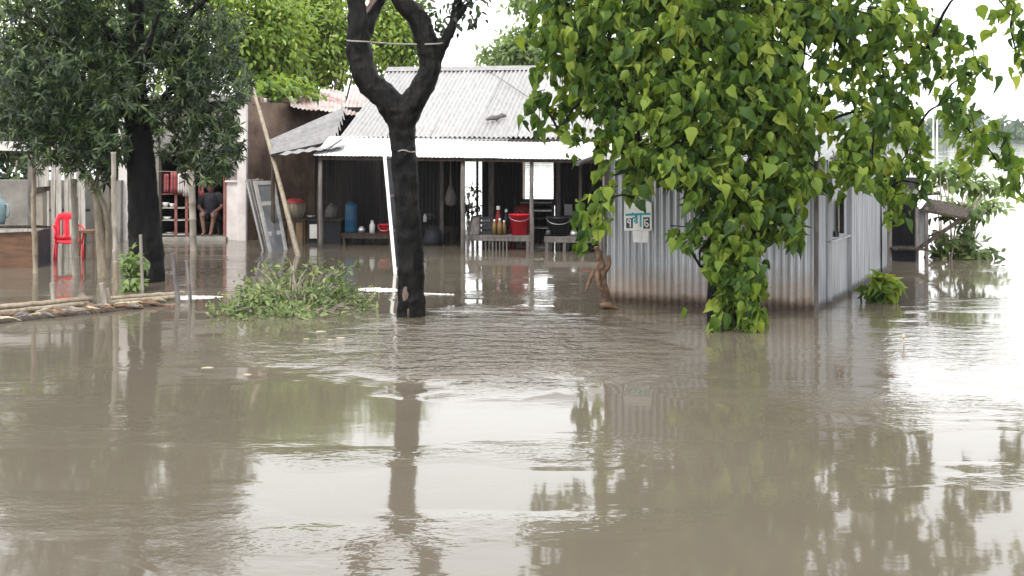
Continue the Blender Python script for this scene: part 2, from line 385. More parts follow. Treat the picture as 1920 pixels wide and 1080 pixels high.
def frames(tip, nrm):
    tip = tip / np.linalg.norm(tip, axis=1, keepdims=True)
    x = np.cross(tip, nrm); x /= np.linalg.norm(x, axis=1, keepdims=True) + 1e-9
    z = np.cross(x, tip)
    return np.stack([x, tip, z], axis=2)           # columns
def foliage(name, material, parent, tpls, pos, tip, nrm, size, tint, smooth=True):
    """one mesh of many separate leaves"""
    Rm = frames(tip, nrm); off = np.array(ROOT.get(parent.name, Vector((0, 0, 0))) if parent else (0, 0, 0))
    vs, fs, tn, base = [], [], [], 0
    pick = rng.integers(0, len(tpls), len(pos))
    for ti, (tv, tf) in enumerate(tpls):
        idx = np.where(pick == ti)[0]
        if not len(idx): continue
        v = np.einsum('nij,kj->nki', Rm[idx], tv) * size[idx, None, None] + pos[idx, None, :] - off
        k = len(tv)
        for q in range(len(idx)):
            o = base + q * k
            fs.extend([tuple(i + o for i in f) for f in tf])
        vs.append(v.reshape(-1, 3)); tn.append(np.repeat(tint[idx], k)); base += len(idx) * k
    me = bpy.data.meshes.new(name)
    me.from_pydata(np.concatenate(vs).tolist(), [], fs); me.update()
    at = me.attributes.new('tint', 'FLOAT', 'POINT'); at.data.foreach_set('value', np.concatenate(tn).astype(np.float32))
    me.materials.append(material)
    if smooth: me.shade_smooth()
    o = bpy.data.objects.new(name, me); COL.objects.link(o)
    if parent: o.parent = parent
    return o
def rnd_dirs(n):
    d = rng.normal(size=(n, 3)); return d / np.linalg.norm(d, axis=1, keepdims=True)
def clumps(blobs, per, spread, shell=0.55):
    """leaf places in clumps spread through ellipsoid blobs (cx,cy,cz,rx,ry,rz,nclumps)"""
    out, outd, ct = [], [], []
    for (cx, cy, cz, rx, ry, rz, nc) in blobs:
        d = rnd_dirs(nc); r = (shell + (1 - shell) * rng.random(nc))[:, None]
        c = np.array([cx, cy, cz]) + d * r * np.array([rx, ry, rz])
        for i in range(nc):
            p = c[i] + rng.normal(size=(per, 3)) * spread * np.array([1, 1, 0.7])
            out.append(p); outd.append(np.repeat(d[i][None], per, 0)); ct.append(np.full(per, rng.random()))
    return np.concatenate(out), np.concatenate(outd), np.concatenate(ct)

# ================================================================== THE SETTING
bmG = MB()
bmG.add([(-900, -30, -0.62), (900, -30, -0.62), (900, 2200, -0.62), (-900, 2200, -0.62)], [(0, 1, 2, 3)])
structure(bmG.build('ground', M['mud']))
w = MB(); w.add([(-900, -30, 0), (900, -30, 0), (900, 2200, 0), (-900, 2200, 0)], [(0, 1, 2, 3)])
structure(w.build('flood_water', M['water']), 'brown floodwater covering the whole ground')

# far shore: low bank with a wood that reads as one mass
bk = MB()
n = 60
for i in range(n + 1):
    x = -120 + i * 10.0
    y0 = 420 + 12 * math.sin(i * 0.5) + random.uniform(-4, 4)
    bk.v += [(x, y0, -0.3), (x, y0 + 6, 0.9 + random.uniform(0, .5)), (x, y0 + 120, 2.0)]
for i in range(n):
    for k in range(2):
        a = i * 3 + k; bk.f.append((a, a + 3, a + 4, a + 1))
structure(bk.build('far_bank', M['moss']))
blobs = []
for i in range(150):
    x = -110 + i * 4.0 + random.uniform(-3, 3)
    hh = random.uniform(6.0, 11.5) * (1.0 if math.sin(i * 0.23) > -0.3 else 0.7)
    blobs.append((x, 435 + random.uniform(0, 40), hh * 0.55, random.uniform(3, 6), 5, hh * 0.5, 26))
p, d, ct = clumps(blobs, 6, 0.9, 0.7)
fw = foliage('far_wood', M['leaf_shore'], None, OVAL, p, rnd_dirs(len(p)) - np.array([0, 0, .5]), d + rnd_dirs(len(p)) * .6, rng.uniform(1.6, 3.0, len(p)), ct)
tag(fw, 'hazy line of trees along the far shore', 'trees', kind='stuff')

# two pale masts on the far shore
for k, (px, top) in enumerate(((1750, 212), (1757, 222))):
    b_ = P(px, 267, 392); t_ = P(px, top, 392); b_.z = -0.6
    mb = MB().tube([b_, (b_ + t_) / 2, t_], [0.3, 0.25, 0.2], 8)
    tag(mb.build('mast', M['white_paint']), ['taller pale mast standing before the far shore trees', 'shorter pale mast standing before the far shore trees'][k], 'mast', 'masts on the far shore')

# ================================================================== MAIN STALL BUILDING
A10 = R(10); BU = Vector((math.cos(A10), -math.sin(A10), 0)); BV = Vector((math.sin(A10), math.cos(A10), 0))
BO = Vector(((590 - CX) * 22.5 / F_PX, 22.5, 0))
def Bp(u, v, z): return BO + BU * u + BV * v + Vector((0, 0, z))
def upx(px, v):
    k = (px - CX) / F_PX
    return (k * (BO.y + BV.y * v) - BO.x - BV.x * v) / (BU.x - k * BU.y)
def Bx(px, py, v):                                  # pixel to a point on the plane v = const of the building
    q = BO + BU * upx(px, v) + BV * v
    return P(px, py, q.y)
LEN = 6.6
stall = thing('tea_stall', Bp(LEN / 2, 2, 0), 'open tin-roofed market stall building on wooden posts, flooded inside', 'stall')
def eavez(u): return 1.66 - 0.06 * min(u, 5) / 5
# skirt roof (front overhang) and upper roof, sheet by sheet
u = 0.0; i = 0
while u < LEN - 0.05:
    wd = min(0.82, LEN - u)
    mb = MB()
    o = Bp(u - 0.03, -0.02, eavez(u)); Vv = BV * 0.95 + Vector((0, 0, 0.33 + random.uniform(-.008, .008)))
    mb.corr(o + Vector((0, 0, 0.004 * (i % 2))), BU * (wd + 0.06) + Vector((0, 0, eavez(u + wd) - eavez(u))), Vv, nv=3, amp=0.005, bend=random.uniform(-.012, .0))
    mb.build('eave_sheet', M['tin_skirt'], stall, smooth=True)
    u += wd; i += 1
u = 0.22; i = 0
while u < LEN - 0.05:
    wd = min(0.80, LEN - u)
    for (v0, z0, v1, z1) in ((0.86, 1.97, 4.35, 3.40),):
        mb = MB()
        o = Bp(u - 0.04, v0, z0 + 0.005 * (i % 2) + (0.008 if v0 > 2 else 0)); Vv = BV * (v1 - v0) + Vector((0, 0, z1 - z0))
        mb.corr(o, BU * (wd + 0.08), Vv, nv=4, pitch=.088, amp=0.024, wob=0.008, bend=random.uniform(-.012, .006))
        mb.build('roof_sheet', M['tin_roof'], stall, smooth=True)
    mb = MB(); mb.corr(Bp(u - 0.04, 4.35, 3.40 + 0.005 * (i % 2)), BU * (wd + 0.08), BV * 3.0 + Vector((0, 0, -1.4)), nv=3, amp=0.011)
    mb.build('roof_sheet', M['tin_roof'], stall, smooth=True)
    u += wd; i += 1
mb = MB(); mb.prism([Bp(0.12, 4.15, 3.345), Bp(0.12, 4.35, 3.445), Bp(0.12, 4.55, 3.345), Bp(0.12, 4.35, 3.425)], BU * (LEN - 0.1))
mb.build('ridge_cap', M['tin_grey'], stall)
mb = MB(); mb.bar(Bp(0.1, 0.06, eavez(0) - 0.045), Bp(LEN, 0.06, eavez(LEN) - 0.045), 0.06, 0.06); mb.build('eave_beam', M['wood_old'], stall)
mb = MB(); mb.bar(Bp(0.1, 0.84, 1.9), Bp(LEN, 0.84, 1.9), 0.07, 0.07); mb.build('roof_beam', M['wood_old'], stall)
# gable end fill on the left
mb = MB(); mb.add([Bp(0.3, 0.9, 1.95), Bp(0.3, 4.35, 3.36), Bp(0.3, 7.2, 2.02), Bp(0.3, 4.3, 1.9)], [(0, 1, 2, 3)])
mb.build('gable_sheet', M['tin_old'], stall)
# front posts
for px, rr, py in ((601, .04, 292), (868, .042, 298), (997, .038, 299), (1134, .04, 300)):
    u = upx(px, 0.12); mb = MB()
    mb.tube([Bp(u, .12, -0.6), Bp(u + .005, .12, .4), Bp(u - .005, .12, 1.0), Bp(u, .12, eavez(u) - 0.03)], [rr * 1.05, rr, rr * .95, rr * .9], 8, jit=.06)
    mb.build('post', M['wood_grey'], stall, smooth=True)
# inner posts
for px, v, ww in ((921, 1.9, .1), (1047, 2.2, .07), (1088, 1.2, .05), (828, 1.6, .07)):
    u = upx(px, v); mb = MB(); mb.bar(Bp(u, v, -0.6), Bp(u, v, 2.05), ww, ww); mb.build('post', M['wood_grey'], stall)
# rear wall, tin sheets around the openings
RV = 4.1
def rear(px0, px1, z0, z1, m='tin_old'):
    u0, u1 = upx(px0, RV), upx(px1, RV); uu = u0
    while uu < u1 - 0.02:
        wd = min(0.78, u1 - uu); mb = MB()
        mb.corr(Bp(uu, RV + 0.006 * random.random(), z0), BU * min(wd + 0.02, u1 - uu), Vector((random.uniform(-.01, .01), 0, z1 - z0)), nv=2, amp=0.011)
        mb.build('wall_sheet', M[m], stall, smooth=True); uu += wd
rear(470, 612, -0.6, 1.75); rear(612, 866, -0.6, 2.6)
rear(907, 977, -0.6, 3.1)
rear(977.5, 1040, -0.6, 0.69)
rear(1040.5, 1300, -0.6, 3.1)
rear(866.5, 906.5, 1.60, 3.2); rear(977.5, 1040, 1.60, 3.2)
for px, z0 in ((867, -.6), (895, -.6), (906, -.6), (978, .6), (1040, .6)):
    u = upx(px, RV - .05); mb = MB(); mb.bar(Bp(u, RV - .05, z0), Bp(u, RV - .05, 1.62), 0.05, 0.05); mb.build('door_post', M['wood_old'], stall)
mb = MB(); mb.bar(Bp(upx(977, RV - .06), RV - .06, 0.70), Bp(upx(1041, RV - .06), RV - .06, 0.70), 0.06, 0.05); mb.build('window_sill', M['wood_old'], stall)
# right end wall
uu = 0.0
while uu < RV:
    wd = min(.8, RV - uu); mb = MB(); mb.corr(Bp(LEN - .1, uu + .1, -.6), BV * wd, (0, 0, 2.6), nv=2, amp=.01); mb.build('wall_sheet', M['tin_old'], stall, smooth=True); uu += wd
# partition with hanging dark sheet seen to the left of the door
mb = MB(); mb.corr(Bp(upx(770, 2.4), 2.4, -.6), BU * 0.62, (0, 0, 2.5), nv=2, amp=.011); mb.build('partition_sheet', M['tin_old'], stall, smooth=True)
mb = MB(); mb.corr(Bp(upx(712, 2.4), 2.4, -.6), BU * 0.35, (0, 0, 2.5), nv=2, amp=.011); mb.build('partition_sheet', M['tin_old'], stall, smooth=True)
# cable over the roof and a dark rag lying on it
def roofz(v): return 1.99 + (v - .86) * (3.40 - 1.99) / (4.35 - .86)
pts = []
for k in range(9):
    t = k / 8; px = 912 + t * 110; v = 4.1 - t * 2.0; u = upx(px, v); pts.append(Bp(u, v, roofz(v) + .035 + .01 * math.sin(k)))
tag(MB().tube(pts, .006, 5).build('roof_cable', M['black_plastic']), 'thin dark cable lying slantwise across the tin roof', 'cable')
v = 1.55; u = upx(930, v); c0 = Bp(u, v, roofz(v) + .05)
mb = MB(); pts = [c0 + BU * a + BV * b + Vector((0, 0, c)) for a, b, c in ((-.17, -.06, -.02), (-.08, 0, .02), (0, .03, .01), (.09, .1, .06), (.17, .13, .05))]
mb.tube(pts, [.02, .045, .05, .045, .02], 7, jit=.25); tag(mb.build('rag', M['wood_grey'], smooth=True), 'crumpled grey rag lying on the tin roof', 'rag')

# ------------------------------------------------------------------ left lean-to annex with its slanting tin sheets
annex = thing('lean_to', P(560, 473, 22.9), 'low lean-to shelter with slanting grey tin sheets beside stall', 'shelter')
L1, R1, L2, R2 = P(507, 289, 22.7), P(628, 263, 23.2), P(502, 272, 24.6), P(650, 206, 26.2)
for k in range(3):
    a, b_ = k / 3, min(1, (k + 1) / 3 + .02); up = Vector((0, 0, .012 * k))
    MB().corr_quad(L1.lerp(L2, a) + up, R1.lerp(R2, a) + up, L1.lerp(L2, b_) + up, R1.lerp(R2, b_) + up, 2, amp=.075).build('roof_sheet', M['tin_grey'], annex, smooth=True)
mb = MB(); mb.corr(P(520, 292, 22.3), P(640, 276, 22.6) - P(520, 292, 22.3), P(545, 279, 23.2) - P(520, 292, 22.3), pitch=.2, amp=.012, nv=2); mb.build('eave_sheet', M['tin_grey'], annex, smooth=True)
mb = MB(); mb.tube([P(612, 281, 22.2), P(640, 262, 22.7)], .018, 7); mb.build('pole', M['wood_grey'], annex)
for px, yy in ((512, 292), (598, 290)):
    t = P(px, yy, 22.9); mb = MB(); mb.tube([(t.x, t.y, -.6), t], .035, 7); mb.build('post', M['wood_old'], annex)

# ------------------------------------------------------------------ old plaster house on the left with a dark doorway
HD = 24.6
house = thing('plaster_house', P(400, 450, 25.5), 'old stained plaster house with dark open doorway and white pillars', 'house')
def hx(px, d=HD): return (px - CX) * d / F_PX
S0, S1 = V3(hx(466), HD, 0), P(720, 300, 29.5); S1.z = 0
def wallbox(a, b, z0, z1, th, name, m, par):
    a, b = Vector(a), Vector(b); d = (b - a); nn = Vector((-d.y, d.x, 0)).normalized() * th
    return MB().prism([(a.x, a.y, z0), (b.x, b.y, z0), (b.x, b.y, z1), (a.x, a.y, z1)], nn).build(name, m, par)
wallbox(S0, S1, -.6, 2.66, .2, 'side_wall', M['plaster_brown'], house)
wallbox((hx(424), HD + .02, 0), (hx(447), HD + .02, 0), -.6, 1.12, .2, 'wall', M['plaster_white'], house)
wallbox((hx(424), HD + .04, 0), (hx(447), HD + .04, 0), 1.122, 2.6, .18, 'wall', M['plaster'], house)
mb = MB(); mb.box((hx(435.5), HD + .06, 1.13), (.27, .2, .03)); mb.build('ledge', M['plaster_white'], house)
wallbox((hx(226), HD + .1, 0), (hx(297), HD + .1, 0), -.6, 2.6, .2, 'wall', M['plaster'], house)
wallbox((hx(297), HD + .08, 0), (hx(424), HD + .08, 0), 1.62, 2.6, .2, 'lintel_wall', M['plaster'], house)
for px0, px1 in ((448, 465), (226, 243)):
    mb = MB(); mb.box(((hx(px0) + hx(px1)) / 2, HD - .04, 1.0), (hx(px1) - hx(px0), .2, 3.2), j=.006); mb.build('pillar', M['plaster_white'], house, bevel=.015)
# the room behind the doorway
wallbox((hx(200), 28.2, 0), (S1.x - 1.2, 28.2, 0), -.6, 2.6, .2, 'back_wall', M['plaster_shaded'], house)
wallbox((hx(226), 28.2, 0), (hx(226), HD + .32, 0), -.6, 2.6, .15, 'inner_wall', M['plaster_shaded'], house)
mb = MB(); mb.box(((hx(210) + S0.x) / 2, 26.5, 2.72), (S0.x - hx(210), 3.9, .12)); mb.build('roof_slab', M['concrete'], house)
mb = MB(); mb.box(((hx(296) + hx(426)) / 2, HD + .3, -.27), (hx(426) - hx(296), .9, .66)); mb.build('threshold', M['concrete'], house)
# door frame
for px in (300, 421):
    mb = MB(); mb.box((hx(px), HD + .04, .85), (.05, .08, 1.58)); mb.build('door_frame', M['wood_pink'] if px > 400 else M['wood_old'], house)
# rusted tin roof over the side wall
E0, E1, T0, T1 = P(545, 201, 25.4), P(694, 219, 26.6), P(540, 168, 27.6), P(716, 163, 29.0)
for k in range(3):
    a, b_ = k / 3, min((k + 1) / 3 + .02, 1)
    o = E0.lerp(E1, a); o2 = E0.lerp(E1, b_); t = T0.lerp(T1, a)
    mb = MB(); mb.corr(o + Vector((0, 0, .012 * (k % 2))), o2 - o, t - o, pitch=.1, amp=.014, nv=3, wob=.01); mb.build('roof_sheet', M['tin_rust'], house, smooth=True)
# broken parapet pieces along the wall top
for k in range(14):
    t = random.uniform(0, .42); q = S0.lerp(S1, t)
    mb = MB(); mb.box((q.x, q.y + .1, 2.69 + random.uniform(0, .05)), (random.uniform(.06, .16), .16, random.uniform(.06, .14)), Matrix.Rotation(random.uniform(-.3, .3), 3, 'Y'), j=.02); mb.build('brick', M['plaster_white'] if k % 3 == 0 else M['plaster_brown'], house)

# ------------------------------------------------------------------ compound wall, beam and pale board fence further left
cw = MB(); cw.box((hx(80, 24.3), 24.4, .28), (hx(222, 24.3) - hx(-70, 24.3), .18, 1.76), j=.01)
tag(cw.build('compound_wall', M['plaster']), 'low grey plaster wall left of the house', 'wall')
vb = thing('veranda_frame', W(20, 452), 'pale horizontal beam on posts above the low wall', 'beam')
MB().bar(P(-60, 272, 24.0), P(62, 275, 24.0), .10, .17).build('beam', M['plaster_white'], vb)
for px in (-40, 58):
    t = P(px, 276, 24.0); MB().bar((t.x, t.y, -.6), t, .09).build('post', M['wood_grey'], vb)
fence = thing('board_fence', W(110, 455, 0), 'row of pale upright boards standing against the low wall', 'fence')
for k in range(9):
    px = 66 + k * 11.5 + random.uniform(-1.5, 1.5); top = P(px + random.uniform(-3, 3), 268 + random.uniform(-6, 14) + (18 if k > 6 else 0), 23.7); bot = P(px, 470, 23.6 + .1 * (k % 2)); bot.z = -.6
    MB().bar(bot, top, random.uniform(.075, .105), .025, up=(0, 1, 0)).build('board', M['plank_pale'], fence)
for z in (.62, 1.35):
    MB().bar((hx(60, 23.8), 23.82, z), (hx(168, 23.8), 23.82, z), .05, .05).build('rail', M['wood_old'], fence)

# plants behind the low wall, seen over it
bush = thing('garden_bush', W(30, 440), 'dark leafy bush seen over the low wall at far left', 'bush')
MB().tube([P(25, 430, 27) * 1 , P(28, 350, 27), P(32, 300, 27)], [.05, .04, .02], 6).build('stem', M['bark_grey'], bush)
p, d, ct = clumps([(hx(22, 27), 27, 1.15, .55, .5, .5, 26)], 9, .09)
o = foliage('foliage', M['leaf_dark'], bush, OVAL, p, d + rnd_dirs(len(p)) - [0, 0, .4], d + [0, 0, 1.] + rnd_dirs(len(p)) * .5, rng.uniform(.14, .26, len(p)), ct); o['kind'] = 'stuff'

# ================================================================== RIGHT TIN SHED
SA, SB, SC = W(1137, 567), W(1530, 583), W(1662, 507)
SDp = SA + (SC - SB)
shed = thing('tin_shed', (SA + SB + SC + SDp) / 4, 'grey corrugated tin shed with rusty lower edge standing in floodwater', 'shed')
ZA, ZC, ZP = 1.71, 1.42, 2.06
def sheets(a, b, z0, ztop, m, parent, wd=.8, amp=.011, pitch=.076, lean=.0):
    a, b = Vector(a), Vector(b); L = (b - a).length; U = (b - a) / L; s = 0.0; k = 0
    while s < L - .02:
        w_ = min(wd, L - s); mb = MB()
        o = a + U * s + Vector((0, 0, z0)); nn = Vector((U.y, -U.x, 0))
        z_0, z_1 = ztop(s / L), ztop(min(1, (s + w_) / L))
        sh = MB(); sh.corr(o + nn * (.008 * (k % 2)), U * min(w_ + .03, L - s), (0, 0, 1.0), nv=5, amp=amp, wob=.004, pitch=pitch, bend=random.uniform(-.012, .012))
        # scale the height so that sloping tops fit
        oz = o.z
        vs = []
        for v_ in sh.v:
            v_ = Vector(v_); t = min(1, max(0, ((v_ - o).dot(U)) / max(w_, .01))); zt = z_0 + (z_1 - z_0) * t
            vs.append((v_.x, v_.y, oz + (v_.z - oz) * (zt - z0)))
        sh.v = vs; sh.build('wall_sheet', M[m], parent, smooth=True)
        s += w_; k += 1
sheets(SA, SB, -.6, lambda t: ZA, 'tin_shed', shed, wd=.83, amp=.019, pitch=.083)
def gab(t): return ZA + (ZP - ZA) * t / .4 if t < .4 else ZP + (ZC - ZP) * (t - .4) / .6
U2 = (SC - SB).normalized(); N2 = Vector((U2.y, -U2.x, 0))
q1, q2, q3 = SB + U2 * .02, SB + U2 * 1.75, SB + U2 * 2.0
# flat door leaf near the front corner, then corrugated sheets to the back
L5 = (SC - SB).length
sheets(SB, SB + U2 * .55, -.6, lambda t: gab(t * .55 / L5), 'tin_side', shed, amp=.008)
sheets(SB + U2 * 1.72, SB + U2 * L5, -.6, lambda t: gab((1.72 + t * (L5 - 1.72)) / L5), 'tin_side', shed, wd=.9, amp=.014, pitch=.15)
# door leaf with rails, set a little proud and ajar
d0, d1 = SB + U2 * .56 + N2 * .02, SB + U2 * 1.70 + N2 * .05
door = MB().prism([(d0.x, d0.y, -.3), (d1.x, d1.y, -.3), (d1.x, d1.y, gab(1.7 / L5) - .12), (d0.x, d0.y, gab(.56 / L5) - .06)], -N2 * .03).build('door', M['tin_side'], shed, bevel=.006)
for z in (.75,):
    a = d0 + N2 * .012 + Vector((0, 0, z)); b_ = d1 + N2 * .012 + Vector((0, 0, z)); MB().bar(a, b_, .05, .02).build('door_rail', M['tin_side'], door)
for s_ in (.03, .97):
    a = d0.lerp(d1, s_) + N2 * .016; MB().bar(a + Vector((0, 0, -.3)), a + Vector((0, 0, 1.6)), .05, .022, up=(0, 1, 0)).build('door_stile', M['tin_side'], door)
a = d0.lerp(d1, .40) + N2 * .02
MB().bar(a + Vector((0, 0, .82)), a + Vector((0, 0, 1.22)), .14, .02, up=U2).build('window_slot', M['black_plastic'], door)
for k in range(4):
    MB().bar(a + U2 * (-.05 + .033 * k) + N2 * .012 + Vector((0, 0, .82)), a + U2 * (-.05 + .033 * k) + N2 * .012 + Vector((0, 0, 1.22)), .012, .012).build('window_bar', M['tin_rust'], door)
MB().box(d0.lerp(d1, .28) + N2 * .03 + Vector((0, 0, .82)), (.05, .05, .07)).build('padlock', M['black_plastic'], door)
sheets(SC, SDp, -.6, lambda t: ZC, 'tin_side', shed); sheets(SDp, SA, -.6, lambda t: gab(1 - t), 'tin_side', shed)
# corner trims
for q, zt in ((SA, ZA), (SB, ZA), (SC, ZC)):
    MB().bar((q.x, q.y, -.6), (q.x, q.y, zt + .01), .05, .05).build('corner_post', M['wood_grey'], shed)
# roof, two slopes, sheet by sheet
RA = SB.lerp(SC, .4); RD = SA.lerp(SDp, .4)
Uab = (SB - SA).normalized(); k = 0; s = -.12; Lr = (SB - SA).length
while s < Lr + .1:
    w_ = min(.8, Lr + .16 - s)
    for (e, ze, rr_) in ((SA, ZA, RD), (SDp, ZC, RD)):
        o = e + Uab * s + Vector((0, 0, ze + .03)); t = rr_ + Uab * s + Vector((0, 0, ZP + .03)); out = (o - t) * .06
        mb = MB(); mb.corr(o + out + Vector((0, 0, .006 * (k % 2))), Uab * (w_ + .04), t - o - out, nv=3, amp=.011); mb.build('roof_sheet', M['tin_roof'], shed, smooth=True)
    s += w_; k += 1
for (e, ze) in ((SB, ZA), (SC, ZC)):
    a = e + Uab * .17 + Vector((0, 0, ze)); b_ = RA + Uab * .17 + Vector((0, 0, ZP)); MB().bar(a, b_, .04, .09).build('barge_board', M['plank_pale'], shed)
# brown driftwood shelf pole sticking from the eave near the stall
MB().tube([P(1082, 307, 15.2), P(1120, 294, 15.6), P(1170, 288, 16.0)], [.03, .035, .035], 8).build('eave_pole', M['wood_grey'], shed)

# poster on the front wall, white sheet with teal and navy lettering
fN = Vector((Uab.y, -Uab.x, 0))
def onwall(px, py, off=.02):
    k = (px - CX) / F_PX; a = SA; t = (k * a.y - a.x) / (Uab.x - k * Uab.y); q = a + Uab * t; q = P(px, py, q.y); return q + fN * off
poster = thing('poster', onwall(1196, 410), 'white poster with teal and dark lettering on the tin wall', 'poster')
def wq(pts, name, m, off, th=.006):
    MB().prism([onwall(x, y, off) for x, y in pts], -fN * th).build(name, m, poster)
wq([(1171, 378), (1222, 377), (1223, 432), (1171, 432)], 'sheet', M['paper'], .026, .008)
wq([(1187, 432.5), (1216, 432.5), (1215, 455), (1188, 454)], 'lower_sheet', M['paper'], .022, .005)
def stroke(pts, wpx, name, m, off=.030):
    mb = MB()
    for (x0, y0), (x1, y1) in zip(pts[:-1], pts[1:]):
        dx, dy = x1 - x0, y1 - y0; L = math.hypot(dx, dy) or 1; nx, ny = -dy / L * wpx / 2, dx / L * wpx / 2; ex, ey = dx / L * wpx * .3, dy / L * wpx * .3
        mb.prism([onwall(x, y, off) for x, y in ((x0 - ex + nx, y0 - ey + ny), (x0 - ex - nx, y0 - ey - ny), (x1 + ex - nx, y1 + ey - ny), (x1 + ex + nx, y1 + ey + ny))], -fN * .003)
    mb.build(name, m, poster)
wq([(1175, 409), (1187.5, 409), (1187.5, 427.5), (1175, 427.5)], 'ink_block', M['navy_ink'], .0285, .002)
wq([(1207, 407), (1219, 407), (1219, 428.5), (1207, 428.5)], 'ink_block', M['navy_ink'], .0285, .002)
stroke([(1175, 402.5), (1219, 400.5)], 4.0, 'headline_bar', M['teal_ink'])
stroke([(1186, 399), (1193, 404), (1191, 409), (1187, 408)], 2.4, 'letter', M['teal_ink'])
stroke([(1194.5, 401), (1195, 418)], 3.0, 'letter', M['teal_ink'])
stroke([(1202, 400), (1202, 424)], 3.0, 'letter', M['teal_ink'])
stroke([(1195, 411), (1190, 414), (1193, 418)], 2.0, 'letter', M['teal_ink'])
stroke([(1183, 425), (1183, 412), (1179, 411.5), (1178, 416), (1182, 418)], 2.2, 'letter', M['paper'], .0325)
stroke([(1215.5, 411), (1210, 412), (1210, 422), (1214, 425), (1217, 421), (1213, 417)], 2.2, 'letter', M['paper'], .0325)

# ================================================================== SMALL DARK HUT BEHIND THE SHED
HB = W(1668, 490); HR = W(1752, 489)
hut = thing('kiosk', (HB + HR) / 2 + Vector((0, .6, 0)), 'small dark kiosk with raised tin flap behind the shed', 'kiosk')
hw = HR.x - HB.x; hy = HB.y
def hz(py): return CAM_Z - (py - HY) * hy / F_PX
def hX(px): return (px - CX) * hy / F_PX
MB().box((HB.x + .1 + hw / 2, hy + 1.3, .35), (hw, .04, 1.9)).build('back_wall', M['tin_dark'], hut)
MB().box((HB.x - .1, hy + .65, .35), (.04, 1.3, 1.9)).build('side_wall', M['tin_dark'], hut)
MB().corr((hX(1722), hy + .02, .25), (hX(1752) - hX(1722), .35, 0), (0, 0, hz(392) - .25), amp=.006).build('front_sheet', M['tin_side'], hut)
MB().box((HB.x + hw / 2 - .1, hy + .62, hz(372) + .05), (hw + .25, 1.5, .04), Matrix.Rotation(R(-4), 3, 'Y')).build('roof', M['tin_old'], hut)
MB().box((hX(1700), hy - .02, hz(466)), (hX(1730) - hX(1672), .35, .03)).build('counter', M['wood_old'], hut)
MB().box((hX(1696), hy + .16, hz(480) - .3), (hX(1726) - hX(1666), .05, .9)).build('front_board', M['dark_blue'], hut)
for px in (1719, 1737, 1672):
    MB().bar((hX(px), hy + (.0 if px != 1672 else .1), -.6), (hX(px), hy + (.0 if px != 1672 else .1), hz(388)), .05).build('post', M['wood_grey'], hut)
MB().corr(P(1726, 392, hy + .05), P(1812, 408, hy - .25) - P(1726, 392, hy + .05), P(1742, 372, hy + 1.0) - P(1726, 392, hy + .05), amp=.008, nv=2).build('flap', M['wood_old'], hut, smooth=True)
MB().bar(P(1727, 394, hy + .02), P(1813, 410, hy - .27), .04).build('flap_edge', M['wood_old'], hut)
MB().bar(P(1722, 466, hy - .05), P(1808, 407, hy - .22), .06).build('strut', M['wood_old'], hut)
MB().bar(P(1683, 464, hy - .2), P(1738, 468, hy - .2), .035).build('counter_edge', M['wood_old'], hut)

# ================================================================== THE FORKED TREE IN THE MIDDLE
TB = W(770, 592); TD = TB.y
def T(px, py, dd=0): return P(px, py, TD + dd)
ftree = thing('forked_tree', TB, 'tall dark wet tree trunk forking in two before the stall', 'tree')
mb = MB()
def curve(pts, n=6):
    out = []
    pts = [Vector(p) for p in pts]
    for i in range(len(pts) - 1):
        p0, p1, p2, p3 = pts[max(i - 1, 0)], pts[i], pts[i + 1], pts[min(i + 2, len(pts) - 1)]
        for k in range(n):
            t = k / n
            out.append(.5 * ((2 * p1) + (p2 - p0) * t + (2 * p0 - 5 * p1 + 4 * p2 - p3) * t * t + (3 * p1 - p0 - 3 * p2 + p3) * t ** 3))
    out.append(pts[-1]); return out
def limb(m, pts, r, n=12, k=5, jit=.05):
    c = curve(pts, k); rr = np.interp(np.linspace(0, 1, len(c)), np.linspace(0, 1, len(r)), r)
    m.tube(c, list(rr), n, jit=jit)
pm = TD / F_PX                                          # metres per pixel at the tree
limb(mb, [T(773, 720), T(771, 560), T(768, 460), T(762, 360), T(756, 270), T(750, 205)], [x * pm for x in (29, 26, 25, 24, 24, 30)])
limb(mb, [T(758, 240), T(728, 190), T(688, 148), T(674, 100), T(672, 45), T(667, -5), T(660, -80, -.2)], [x * pm for x in (25, 26, 25, 23, 21, 17, 13)])
limb(mb, [T(682, 75), T(697, 35, .1), T(716, -5, .2), T(740, -70, .3)], [x * pm for x in (13, 11, 9, 7)])
limb(mb, [T(752, 235), T(782, 180), T(806, 130), T(800, 80), T(784, 35), T(748, -5), T(700, -90, .3)], [x * pm for x in (25, 23, 21, 21, 20, 17, 13)])
limb(mb, [T(800, 150), T(826, 92), T(848, 50), T(858, 5), T(880, -70, -.2)], [x * pm for x in (14, 11, 9, 8, 5)])
limb(mb, [T(848, 50), T(868, 20), T(895, -15)], [x * pm for x in (6, 5, 3)])
tr = mb.build('trunk', M['bark_wet'], ftree, smooth=True)
rm = tr.modifiers.new('join', 'REMESH'); rm.mode = 'VOXEL'; rm.voxel_size = .02; rm.use_smooth_shade = True
sm = tr.modifiers.new('soft', 'SMOOTH'); sm.iterations = 4
tx = bpy.data.textures.new('bark_lumps', 'CLOUDS'); tx.noise_scale = .12; tx.noise_depth = 4
dm = tr.modifiers.new('bark', 'DISPLACE'); dm.texture = tx; dm.strength = .05; dm.mid_level = .5; dm.texture_coords = 'LOCAL'
